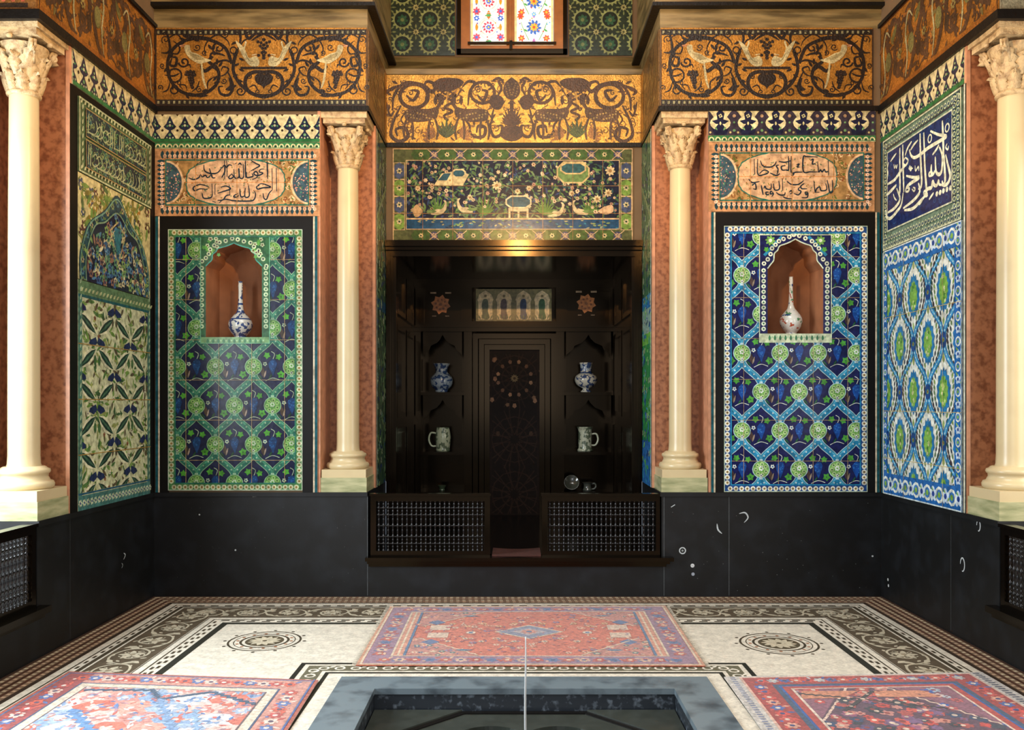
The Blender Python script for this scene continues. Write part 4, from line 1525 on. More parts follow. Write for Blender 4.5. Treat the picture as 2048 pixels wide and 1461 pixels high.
# ---- tiles on the cheeks of the recess
for nm, xw, s, C in (('left', XB_, 1, 0), ('right', XC, -1, 1)):
    D = Draw(lambda d, z, o, xw=xw, s=s: (xw + s * o, d, z))
    ya, yb_ = YN + .03, YR - .02
    D.slab(ya, ZD, yb_, ZF0 - .045, '#39553f' if C == 0 else '#3f6a4c', .006)
    D.clip = [(ya, ZD, yb_, ZF0 - .05)]
    rnd = random.Random(31 + C)
    if C:
        D.rect(ya, ZD, yb_, 2.42, '#2c8a4a', 1)
        D.rect(ya, ZD, yb_, 1.25, '#2f6fae', 2)
        D.rect(ya, 2.12, yb_, 2.22, '#6fb84a', 2)
        D.rect(ya, 2.22, yb_, 2.44, '#8fb0a0', 2)
        D.rect(ya, 2.44, yb_, 2.56, '#2f78b0', 2)
    else:
        D.rect(ya, 2.42, yb_, 2.52, '#20506a', 2)
    for i in range(300):
        y, z = rnd.uniform(ya, yb_), rnd.uniform(ZD, ZF0)
        col = rnd.choice(('#7a9a6a', '#5f8a5c', '#28406a', '#8aa070', '#274a3a')) if z > 2.5 or not C else rnd.choice(('#2f5f9a', '#4fae4a', '#2a4a7a', '#7fc06a', '#3f9ab0'))
        D.leaf(y, z, rnd.uniform(0, 6.3), rnd.uniform(.06, .13), rnd.uniform(.02, .045), col, 3)
    for i in range(60):
        y, z = rnd.uniform(ya, yb_), rnd.uniform(ZD, ZF0)
        D.flower(y, z, .03, 6, rnd.choice(('#a9b98a', '#6f9a86', '#b9c4a4')), '#2a3a5a', 4)
    D.stroke([(ya, 3.2), (yb_, 3.62)], .05, '#6f8a5c', 5)
    D.rect(ya, ZD, ya + .03, ZF0, '#d9e0cf', 6)
    D.clip = None
    tag(D.build('tile_panel', M['tile'], origin=(xw, 7.9, 2.4)),
        'narrow green tiled cheek at the %s of the alcove' % nm + (', bluer low down' if C else ', dark throughout'), 'tile panel')

# ---- tiles beside the upper window
for nm, xa, xb in (('left', 778, 910), ('right', 1138, 1264)):
    D = Draw(back(YW))
    D.slab(xa, -160, xb, 112, '#2a3626', .012)
    D.clip = [(xa, -160, xb, 112)]
    p = 63
    for j in range(5):
        for i in range(-1, 4):
            x, y = (805 if nm == 'left' else 1165) + i * 55, 40 - (j - 1) * 49
            pts = []
            for k in range(32):
                a = 2 * math.pi * k / 32
                pts.append((x + (23 if k % 2 else 17.5) * math.cos(a), y + (23 if k % 2 else 17.5) * math.sin(a)))
            D.poly(pts, '#8f9a62', 2)
            D.disc(x, y, 15.5, '#1a2418', 3, 16)
            D.flower(x, y + 1, 11, 7, '#2f5a3c', '#6a7a4a', 4)
            D.flower(x + 27, y - 24, 6.5, 8, '#a3a06a', '#4a4a2c', 2)
            for k in range(8):
                a = k * .785
                D.leaf(x + 27 + 7 * math.cos(a), y - 24 + 7 * math.sin(a), a, 9, 3.4, '#77824f', 2)
    D.clip = None
    o = D.build('tile_panel', M['tile'], origin=(X((xa + xb) / 2, YW), YW, 5.4))
    tag(o, 'dark green tiles with round feathered flowers %s of the stained glass window' % nm, 'tile panel')

# ------------------------------------------------------------------ gold mosaic friezes
GOLD, INKB, BRN = '#c08737', '#1e130b', '#4a2f1a'
BIRD = '#b9ad80'


def beads(D, x0, x1, y, h, step):
    D.rect(x0, y - h / 2, x1, y + h / 2, '#1f1a14', 1)
    n = int((x1 - x0) / step)
    for k in range(n):
        x = x0 + (k + .5) * step
        D.rect(x - step * .2, y - h * .26, x + step * .2, y + h * .26, '#8f8a64', 2)


def sst(D, pts, wd, col=INKB, lay=3, tp=.7, n=5):
    D.stroke(cr(pts, n), wd, col, lay, taper=tp)


def half_scroll(D):
    """left half of the bay frieze, traced in a frame 2048 wide"""
    sst(D, [(720, 400), (662, 260), (540, 190), (400, 168), (262, 200), (165, 285), (128, 400), (150, 540), (232, 645), (362, 692), (482, 670), (572, 600), (602, 510), (575, 430), (510, 385), (540, 330)], 30, tp=0)
    sst(D, [(500, 695), (420, 700), (330, 670)], 22)
    sst(D, [(262, 118), (300, 150), (420, 160), (520, 165)], 34)
    sst(D, [(770, 280), (742, 370), (735, 470), (785, 575), (865, 650), (940, 690), (1015, 712)], 30, tp=0)
    sst(D, [(770, 290), (800, 190), (790, 120), (740, 108)], 24)
    sst(D, [(725, 400), (660, 370), (560, 400), (520, 440)], 20)
    D.stroke(spiral(600, 258, 62, 8, 2.2, 1.4), 16, INKB, 3)
    D.stroke(spiral(280, 385, 52, 8, 3.0, -1.3), 16, INKB, 3)
    D.ring(195, 510, 62, 16, INKB, 3, 20)
    sst(D, [(100, 505), (180, 515), (240, 490)], 16)
    sst(D, [(150, 570), (130, 640), (80, 665)], 14)
    D.ring(190, 645, 34, 13, INKB, 3, 14)
    sst(D, [(70, 300), (130, 300), (150, 250), (120, 120), (70, 130)], 22)
    sst(D, [(130, 170), (210, 130), (270, 190)], 14)
    sst(D, [(160, 300), (220, 310), (240, 250), (180, 190)], 15)
    D.ring(435, 130, 26, 11, INKB, 3, 12)
    sst(D, [(480, 330), (470, 250), (520, 170), (600, 135), (680, 190), (700, 240)], 14)
    D.ring(735, 278, 30, 12, INKB, 3, 12)
    sst(D, [(520, 390), (530, 310), (600, 310), (660, 330)], 22)
    sst(D, [(600, 520), (660, 500), (690, 450), (640, 430), (620, 470)], 16)
    sst(D, [(680, 470), (720, 560), (730, 630), (690, 690), (620, 680), (600, 620), (640, 610)], 26)
    D.poly(cr([(690, 530), (735, 580), (725, 650), (660, 640), (700, 600)], 4, True), INKB, 3)
    D.stroke(spiral(800, 655, 46, 8, -.5, 1.3), 13, INKB, 3)
    sst(D, [(430, 420), (470, 470), (540, 430), (590, 470)], 34)
    sst(D, [(170, 350), (150, 410), (200, 420), (210, 350), (160, 340)], 26)
    sst(D, [(270, 640), (240, 600), (290, 600), (310, 650)], 12)
    sst(D, [(420, 560), (400, 620), (350, 660)], 14)
    sst(D, [(500, 640), (500, 570), (560, 520)], 14)
    for k in range(20):
        a = k * math.pi / 10
        D.leaf(365 + 232 * math.cos(a), 432 + 258 * math.sin(a), a + (1.9 if k % 2 else -.9), 62, 26, INKB, 3)
    for k in range(9):
        D.leaf(790 - abs(k - 4) * 6, 200 + k * 50, (.4 if k % 2 else 2.7), 58, 24, INKB, 3)
    for x, y, r, g in ((110, 180, 40, 1), (660, 130, 34, -1), (80, 420, 26, 1), (400, 250, 34, -1), (470, 300, 26, 1), (230, 580, 28, 1), (420, 640, 30, -1), (560, 300, 24, 1), (650, 560, 28, -1), (880, 520, 24, 1), (60, 620, 26, -1), (960, 660, 26, 1)):
        D.stroke(spiral(x, y, r, 5, r, 1.3 * g, 14), 9, INKB, 3)
    # grapes
    for dx, dy in ((-30, -40), (0, -46), (30, -40), (-18, -18), (12, -20), (38, -16), (-10, 8), (18, 6), (-4, 32), (20, 30), (6, 56), (24, 52), (12, 78), (20, 100), (-38, -20)):
        D.disc(338 + dx, 520 + dy, 17, INKB, 4, 8)
        D.disc(334 + dx, 516 + dy, 5, '#5a4030', 5, 5)
    sst(D, [(340, 440), (330, 410), (290, 430)], 14)
    # pale bird
    D.poly(cr([(285, 240), (330, 232), (345, 290), (400, 310), (470, 350), (530, 372), (440, 400), (400, 395), (330, 350), (290, 290)], 4, True), BIRD, 6)
    D.poly([(330, 300), (400, 320), (480, 360), (400, 370), (340, 330)], '#94875c', 7)
    sst(D, [(440, 380), (450, 480), (462, 560), (485, 630)], 22, BIRD, 6, .5)
    sst(D, [(285, 245), (240, 238), (300, 225)], 8, '#c98f6a', 6)
    sst(D, [(400, 395), (395, 440)], 7, BIRD, 6)
    # pale swan
    D.poly(cr([(755, 190), (800, 290), (850, 380), (900, 425), (965, 420), (972, 370), (940, 330), (880, 350), (850, 290), (830, 250)], 4, True), BIRD, 6)
    sst(D, [(820, 300), (850, 210), (842, 200)], 16, BIRD, 6)
    sst(D, [(905, 325), (950, 315)], 22, '#cfc59a', 7)
    sst(D, [(840, 300), (880, 370), (930, 390)], 8, '#857a50', 7)
    # basin and urn
    D.rect(800, 430, 1015, 452, INKB, 4)
    sst(D, [(1015, 480), (930, 478), (865, 510), (842, 580), (870, 650), (940, 690), (1015, 700)], 34, tp=0)
    D.poly(cr([(1015, 500), (960, 495), (930, 530), (950, 580), (1000, 610), (1015, 640)], 4), INKB, 4)
    sst(D, [(880, 620), (930, 600), (960, 650)], 14)
    sst(D, [(1015, 120), (930, 130), (880, 170), (850, 130), (880, 105)], 30)
    sst(D, [(880, 170), (830, 190), (800, 240)], 14)
    sst(D, [(1015, 130), (960, 150), (900, 190)], 20)
    for dx, dy in ((-50, -30), (-22, -20), (0, -50), (-30, 10), (-10, 30), (0, 60), (-12, 70), (0, 95), (0, 120), (0, 0), (-45, 95)):
        D.disc(1012 + dx, 230 + dy, 15, INKB, 4, 8)


def scroll_field(D, o, k):
    for mir in (False, True):
        D.tf = (lambda x, y: (o[0] + (2030 - x) / k, o[1] + y / k)) if mir else (lambda x, y: (o[0] + x / k, o[1] + y / k))
        half_scroll(D)
    D.tf = None


def bay_frieze(x0, x1, o, k, label):
    D = Draw(back(YB))
    D.slab(x0, 57, x1, 213, GOLD, .014, .55)
    D.frame(x0, 60, x1, 213, 1.6, '#3a2415', 3)
    scroll_field(D, o, k)
    o_ = tag(D.build('mosaic_frieze', M['gold'], origin=(X((x0 + x1) / 2), YB, Z(135))), label, 'frieze')
    for y in (66, 206):
        D = Draw(back(YB), .014)
        beads(D, x0, x1, y, 11, 10.5)
        D.build('bead_border', M['gold'], o_)


bay_frieze(313, 734, (309, 42), 4.62, 'gold mosaic frieze of vine scrolls and pale birds over the left bay')
bay_frieze(1321, 1744, (1311, 41), 4.58, 'gold mosaic frieze of vine scrolls and pale birds over the right bay')

# recess frieze
D = Draw(back(YR))
D.slab(772, 151, 1281, 291, '#e2ac52', .014, .55)
D.frame(772, 151, 1281, 291, 3, '#e0ac55', 1, .55)
BB = '#513620'
D.clip = [(772, 151, 1281, 291)]
def half_beasts(D):
    def q(pts, wd, col=BB, lay=3, tp=.6):
        sst(D, pts, wd, col, lay, tp)
    D.stroke(circ(375, 565, 82, 22, 70), 22, BB, 3, closed=True)
    q([(250, 650), (260, 560), (320, 490), (420, 500), (480, 540), (500, 500), (450, 480), (430, 520)], 22)
    q([(240, 560), (220, 540), (250, 520), (300, 500)], 20)
    q([(300, 620), (260, 700), (240, 790), (290, 830), (340, 800), (320, 750), (270, 760), (280, 800)], 22)
    q([(330, 560), (370, 590), (400, 540), (360, 530)], 20)
    q([(215, 600), (235, 680), (260, 650)], 14)
    rnd = random.Random(14)
    for k in range(150):
        x, y = rnd.uniform(225, 940), rnd.uniform(470, 835)
        if rnd.random() < .55:
            D.leaf(x, y, rnd.uniform(0, 6.3), rnd.uniform(24, 46), rnd.uniform(9, 16), rnd.choice(('#6a4a26', '#8a6430', '#5a3c20', '#a5763a')), 2)
        else:
            D.stroke(spiral(x, y, rnd.uniform(12, 26), 3, rnd.uniform(0, 6), rnd.choice((-1.1, 1.1)), 10), 6, rnd.choice((BB, '#7a5628')), 2)
    # beasts
    for bx, s in ((420, 1), (710, -1)):
        t0 = D.tf
        D.tf = lambda x, y, t0=t0, bx=bx, s=s: t0(bx + s * x, y)
        D.poly(cr([(-95, 650), (-40, 640), (40, 640), (85, 630), (100, 660), (70, 700), (10, 715), (-50, 715), (-95, 700)], 4, True), '#5c4128', 4)
        q([(80, 650), (110, 600), (95, 560), (130, 570)], 24, '#5c4128', 4, .4)
        q([(85, 570), (60, 530), (40, 540)], 9, BB, 4)
        q([(110, 560), (130, 520), (150, 530)], 9, BB, 4)
        for lx, dx in ((-85, -20), (-60, 10), (50, -10), (75, 20)):
            q([(lx, 690), (lx + dx, 760), (lx + dx * .6, 820)], 15, '#5c4128', 4, .4)
        q([(-95, 660), (-120, 700), (-105, 730)], 10, BB, 4)
        for k in range(16):
            D.disc(-85 + (k * 37) % 165, 655 + (k * 23) % 48, 6, '#a88a4a', 5, 5)
        D.tf = t0
    # tree with entwined stem
    D.poly(cr([(480, 500), (520, 465), (580, 458), (640, 465), (665, 490), (620, 525), (570, 540), (515, 525)], 4, True), BB, 4)
    q([(572, 530), (572, 700)], 14, '#a9823a', 3, 0)
    q([(572, 580), (600, 600), (555, 630), (600, 655), (550, 680), (575, 710)], 15, BB, 5, 0)
    for k in range(7):
        D.leaf(565, 810, -1.57 + (k - 3) * .28, 120 - abs(k - 3) * 14, 18, '#4f5a2c', 5)
    for k in range(6):
        D.leaf(640, 800, -1.2 + k * .3, 80, 18, '#a5713a', 4)
        D.leaf(500, 800, -1.9 - k * .3, 80, 18, '#a5713a', 4)
    for x in (500, 540, 610, 650):
        D.leaf(x, 620, -1.57, 60, 22, BB, 4)
    # peacock and scroll
    D.stroke(circ(775, 545, 70, 20, 62), 18, BB, 3, closed=True, a=0) if False else D.stroke(circ(775, 545, 70, 20, 62), 18, BB, 3, closed=True)
    q([(690, 620), (700, 540), (730, 490), (690, 480), (660, 510)], 18)
    q([(745, 560), (780, 590), (800, 540), (770, 530)], 20)
    D.poly(cr([(830, 560), (870, 560), (900, 590), (880, 640), (840, 640), (815, 600)], 4, True), BB, 5)
    q([(860, 570), (885, 520), (870, 480), (900, 470)], 16)
    q([(840, 640), (830, 690), (850, 670)], 14)
    q([(840, 680), (820, 740), (840, 800), (880, 790), (890, 740), (860, 740)], 18)
    q([(700, 760), (720, 800), (780, 800), (790, 750), (750, 740), (740, 780)], 20)
    q([(830, 480), (870, 460), (900, 490)], 16)
    q([(660, 690), (700, 740), (690, 800)], 14)
    # centre vase with pine cone
    D.poly(cr([(945, 455), (905, 490), (895, 540), (915, 575), (945, 590)], 4) + [(945, 455)], BB, 5)
    D.poly(cr([(945, 735), (900, 745), (880, 790), (905, 820), (945, 830)], 4) + [(945, 735)], BB, 5)
    for k in range(6):
        D.leaf(945, 745, -1.57 - k * .2, 130 - k * 12, 18, BB, 4)
    q([(945, 590), (945, 740)], 22, BB, 4, 0)
    for k in range(14):
        D.disc(905 + (k * 29) % 40, 490 + (k * 37) % 80, 5, '#8a6a34', 6, 5)
for mir in (False, True):
    D.tf = (lambda x, y: (700 + (1890 - x) / 2.922, y / 2.922)) if mir else (lambda x, y: (700 + x / 2.922, y / 2.922))
    half_beasts(D)
D.tf = None
D.clip = None
tag(D.build('mosaic_frieze', M['gold'], origin=(X(1025, YR), YR, 4.34)), 'gold mosaic frieze of deer-like beasts and a central vase in the recess over the alcove', 'frieze')

# side wall friezes and their returns
for nm, fn, xw, s in (('left', left_wall, XL, -1), ('right', right_wall, XR, 1)):
    D = Draw(fn)
    y0, y1, z0, z1 = YS0, YB, ZF0 + .0, ZF1
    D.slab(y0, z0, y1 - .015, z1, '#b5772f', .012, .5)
    D.frame(y0, z0, y1 - .015, z1, .012, '#4a2c18', 2)
    rnd = random.Random(9)
    for i, (cy, cz) in enumerate(((6.95, 4.34), (6.55, 4.40), (6.12, 4.33), (5.72, 4.38))):
        g = 1 if i % 2 else -1
        C1 = '#4a3220'
        D.stroke(cr([(cy + .19, 4.08), (cy + .10, 4.12), (cy + .03, 4.30), (cy + .10, 4.48), (cy + .0, 4.62), (cy - .10, 4.52), (cy - .03, 4.36), (cy - .10, 4.20), (cy - .2, 4.12)], 5), .06, C1, 3, taper=.5)
        D.stroke(cr([(cy + .17, 4.10), (cy + .14, 4.26), (cy + .17, 4.44), (cy + .12, 4.58), (cy + .05, 4.52)], 5), .022, '#a39a70', 5, taper=.6)
        D.stroke(spiral(cy - .12, 4.22, .09, .015, 1.0, 1.2 * g), .03, C1, 3)
        D.stroke(spiral(cy + .12, 4.55, .08, .015, 2.0, -1.2 * g), .03, C1, 3)
        D.stroke(spiral(cy - .10, 4.56, .07, .012, 4.0, 1.1), .026, C1, 3)
        D.disc(cy + .08, 4.33, .05, '#6f6a3c', 4, 10, .08)
        D.disc(cy - .04, 4.24, .035, '#3a2a1c', 4, 8, .06)
        D.leaf(cy + .02, 4.45, 2.2, .16, .06, '#5f5a30', 4)
        D.leaf(cy - .15, 4.40, 1.2, .15, .05, C1, 4)
        D.flower(cy - .13, 4.33, .035, 6, '#8a7a44', '#4a2c18', 4)
        for q in range(30):
            yy, zz = cy + rnd.uniform(-.22, .22), rnd.uniform(4.08, 4.63)
            D.leaf(yy, zz, rnd.uniform(0, 6.3), .10, .03, rnd.choice((C1, '#5a3c22', '#7a6a3a', '#8f5a26')), 3)
            if q % 2:
                D.stroke(spiral(yy, zz, rnd.uniform(.03, .06), .008, rnd.uniform(0, 6), rnd.choice((-1.1, 1.1)), 9), .014, C1, 3)
    D.rect(y0, z0, y1 - .015, z0 + .045, '#a5682a', 6, .5)
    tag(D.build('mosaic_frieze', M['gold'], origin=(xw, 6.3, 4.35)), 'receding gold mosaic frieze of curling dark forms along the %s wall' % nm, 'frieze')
    xa, xb = (xw - 1.02, xw) if s < 0 else (xw, xw + 1.02)
    D = Draw(lambda x, z, o: (x, YS0 - o, z))
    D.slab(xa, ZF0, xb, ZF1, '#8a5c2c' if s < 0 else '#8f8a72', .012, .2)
    if s < 0:
        for j, z in enumerate((4.05, 4.12, 4.20, 4.30, 4.4)):
            D.rect(xa, z, xb - .05, z + .03, '#2e2218', 1)
            n = 16
            for k in range(n):
                D.disc(xa + (k + .5) * (xb - xa - .05) / n, z + .05, .016, '#b0553a' if j % 2 == 0 else '#5f7a4a', 2, 6)
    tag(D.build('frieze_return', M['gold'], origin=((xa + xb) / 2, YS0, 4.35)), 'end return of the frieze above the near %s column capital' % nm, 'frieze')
for nm, xw, s in (('left', XB_, 1), ('right', XC, -1)):
    D = Draw(lambda d, z, o, xw=xw, s=s: (xw + s * o, d, z))
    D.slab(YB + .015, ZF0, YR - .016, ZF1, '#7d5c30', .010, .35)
    rnd = random.Random(3)
    for i in range(60):
        y, z = rnd.uniform(YB + .1, YR - .1), rnd.uniform(ZF0 + .08, ZF1 - .08)
        D.leaf(y, z, rnd.uniform(0, 6.3), .14, .04, rnd.choice(('#5a4326', '#6a5228', '#8a6a34')), 2)
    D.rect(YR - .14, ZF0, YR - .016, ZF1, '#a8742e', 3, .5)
    tag(D.build('frieze_return', M['gold'], origin=(xw, 7.7, 4.35)), 'dark gold return of the frieze on the %s cheek of the recess' % nm, 'frieze')

# ------------------------------------------------------------------ columns
def build_column(label):
    t = thing('column', label, 'column', (0, 0, 0), 'marble columns in the notches', local=True)
    lb = dict(parent=t)
    h = .19
    MB().box(-h, h, -h, h, 0, .118).build('pedestal', M['green'], t)
    MB().box(-.183, .183, -.183, .183, .118, .185).build('plinth', M['cream'], t)
    prof = [(.165, .185), (.176, .197), (.178, .215), (.170, .232), (.152, .238), (.146, .252), (.140, .262), (.142, .280), (.150, .284), (.155, .296), (.151, .310), (.136, .316), (.128, .325), (.118, .330)]
    MB().lathe(prof, n=36).build('base_moulding', M['cream'], t, smooth=True)
    sh = [(.102, .328), (.097, .345), (.094, .40), (.093, 1.2), (.090, 2.0), (.086, 2.70)]
    MB().lathe(sh, n=36).build('shaft', M['cream'], t, smooth=True)
    # capital: necking, bell, two tiers of leaves, corner volutes, abacus
    Z0 = 2.70
    b = MB()
    b.lathe([(.088, Z0), (.100, Z0 + .006), (.103, Z0 + .018), (.098, Z0 + .03), (.090, Z0 + .034)], n=32)
    b.lathe([(.089, Z0 + .03), (.096, Z0 + .12), (.112, Z0 + .22), (.145, Z0 + .32)], n=24)
    cap = b.build('capital', M['carved'], t, smooth=True)
    b = MB()
    def curl(a, z0, r0, hh, lean, wd, lobes):
        """one acanthus leaf: rises along the bell and curls outward at the tip"""
        ca, sa = math.cos(a), math.sin(a)
        rows = []
        n = 9
        for i in range(n + 1):
            u = i / n
            r = r0 + lean * (u ** 2.2) + (.016 * math.sin(u * math.pi))
            z = z0 + hh * (u if u < .82 else .82 + (u - .82) * .2 - (u - .82) ** 2 * 5)
            if u > .86:
                r += (u - .86) * .10
            wv = wd * (0.75 + .25 * math.sin(u * math.pi)) * (1 - .6 * max(0, u - .7) / .3) * (1 + .22 * (1 if i % 2 else -1) * (0 < i < n))
            row = []
            for j in range(-2, 3):
                v = j / 2
                rr = r - .016 * v * v + (.010 if j == 0 else 0)
                row.append((ca * rr - sa * wv * v, sa * rr + ca * wv * v, z - .012 * v * v))
            for j in range(2, -3, -1):
                v = j / 2
                rr = r - .026 - .016 * v * v
                row.append((ca * rr - sa * wv * v, sa * rr + ca * wv * v, z - .012 * v * v - .006))
            rows.append(row)
        vs = [p for r_ in rows for p in r_]
        m = 10
        fs = []
        for i in range(n):
            for j in range(m):
                fs.append((i * m + j, i * m + (j + 1) % m, (i + 1) * m + (j + 1) % m, (i + 1) * m + j))
        fs.append(tuple(range(m))[::-1])
        fs.append(tuple(n * m + j for j in range(m)))
        b.add(vs, fs)
    for k in range(8):
        curl(k * math.pi / 4 + math.pi / 8, Z0 + .03, .096, .15, .030, .036, 3)
    for k in range(4):
        curl(k * math.pi / 2 + math.pi / 4, Z0 + .10, .104, .235, .085, .052, 3)
        curl(k * math.pi / 2, Z0 + .12, .102, .17, .04, .040, 3)
    for k in range(4):
        a = k * math.pi / 2 + math.pi / 4
        for dv in (-.05, .05):
            c_ = a + dv * 3.2
            pts = [(math.cos(c_) * .12, math.sin(c_) * .12, Z0 + .2)]
            for i in range(11):
                tt = i / 10 * 2 * math.pi * .95 + 1.2
                rad = .034 * (1 - i / 16)
                rr = .175 + rad * math.cos(tt)
                pts.append((math.cos(a + dv) * rr, math.sin(a + dv) * rr, Z0 + .30 + rad * math.sin(tt)))
            b.tube(pts, [.016] + [.013 - .0005 * i for i in range(11)], 6)
    for k in range(4):
        a = k * math.pi / 2
        b.lathe([(.0, .0), (.016, .002), (.02, .014), (.014, .026), (0, .03)], math.cos(a) * .165, math.sin(a) * .165, Z0 + .325, 8)
    b.build('acanthus_leaf', M['carved'], cap, smooth=True)
    # abacus with concave sides and a small step
    def ab(hw, dip, z0, z1):
        o = []
        for k in range(4):
            a = math.pi / 4 + k * math.pi / 2
            p, q = (math.cos(a) * hw * 1.414, math.sin(a) * hw * 1.414), (math.cos(a + math.pi / 2) * hw * 1.414, math.sin(a + math.pi / 2) * hw * 1.414)
            for i in range(6):
                u = i / 6
                x, y = p[0] + (q[0] - p[0]) * u, p[1] + (q[1] - p[1]) * u
                f = 1 - dip * math.sin(u * math.pi)
                o.append((x * f, y * f))
        MBa.prism(o, lambda p, q, d: (p, q, d), z0, z1)
    MBa = MB()
    ab(.172, .06, Z0 + .345, Z0 + .385)
    ab(.19, .02, Z0 + .385, Z0 + .425)
    MBa.box(-.192, .192, -.192, .192, Z0 + .425, 3.134)
    MBa.build('abacus', M['carved'], cap)
    return t


c0 = build_column('cream marble column between the green vine panel and the wooden alcove')
c0.location = ((XA + XB_) / 2 - .002, YB + .19, ZD)
dup(c0, ((XC + XD_) / 2, YB + .19, ZD), 'cream marble column between the wooden alcove and the deep blue vine panel')
dup(c0, (XL - .19, (YS0 + YS1) / 2, ZD), 'near cream marble column at the end of the left side wall, cut by the photo edge')
dup(c0, (XR + .19, (YS0 + YS1) / 2, ZD), 'near cream marble column at the end of the right side wall, cut by the photo edge')

# ------------------------------------------------------------------ the wooden alcove
def P(px, py, d):
    return (X(px, d), Z(py, d))


AX0, AX1 = -1.145, 1.115
t = thing('panelled_alcove', 'dark polished wooden alcove with shelves, niches and a carved door', 'wooden alcove', (0, DB, ZALC))
YA = YR - .02
b = MB()   # outer architrave: stepped posts and cornice
for (xa, xb) in ((XB_ + .012, AX0), (AX1, XC - .012)):
    b = MB()
    b.box(xa, xb, YA - .05, YA + .06, ZALC, 3.06)
    m_ = (xa + xb) / 2
    b.box(m_ - .012, m_ + .012, YA - .075, YA - .05, ZALC, 3.0)
    xi = AX0 if m_ < 0 else AX1
    b.box(xi - .03 if m_ > 0 else xi - .012, xi + .012 if m_ > 0 else xi + .03, YA - .03, YA + .05, ZALC, 2.99)
    b.build('architrave', M['wood'], t)
b = MB()
b.box(XB_ + .012, XC - .012, YA - .12, YA + .06, 3.045, 3.10)
b.box(XB_ + .012, XC - .012, YA - .09, YA + .06, 3.015, 3.045)
b.box(XB_ + .012, XC - .012, YA - .055, YA + .06, 2.96, 3.015)
b.build('cornice', M['wood'], t)
b = MB()
for xa, xb in ((AX0 - .05, AX0), (AX1, AX1 + .05)):
    b = MB()
    b.box(xa, xb, YA + .06, DB + .4, ZALC, 3.0)
    b.build('side_panel', M['wood'], t)
for s, xx in ((1, AX0), (-1, AX1)):
    b = MB()
    for (ya, yb_) in ((8.35, 8.98), (9.06, 9.7)):
        for (za, zb) in ((.45, 1.35), (1.45, 2.35), (2.45, 2.88)):
            b.box(xx, xx + s * .02, ya, ya + .05, za, zb)
            b.box(xx, xx + s * .02, yb_ - .05, yb_, za, zb)
            b.box(xx, xx + s * .02, ya + .05, yb_ - .05, za, za + .05)
            b.box(xx, xx + s * .02, ya + .05, yb_ - .05, zb - .05, zb)
    b.build('side_moulding', M['wood'], t)
MB().box(AX0 - .05, AX1 + .05, YA + .06, DB + .4, 2.97, 3.02).build('soffit', M['wood'], t)
MB().box(AX0 - .1, AX1 + .1, YB + .06, DB + .4, ZALC - .06, ZALC).build('alcove_floor', M['wood'], t)
MB().box(AX0, AX1, DB + .36, DB + .4, ZALC, 2.97).build('back_board', M['wood'], t)

# back wall joinery at depth DB: stiles, rails, shelves
def wbox(mb, px0, px1, py0, py1, d0=0.0, d1=.05):
    x0, z1 = P(px0, py0, DB)
    x1, z0 = P(px1, py1, DB)
    mb.box(x0, x1, DB + d0, DB + d1, z0, z1)


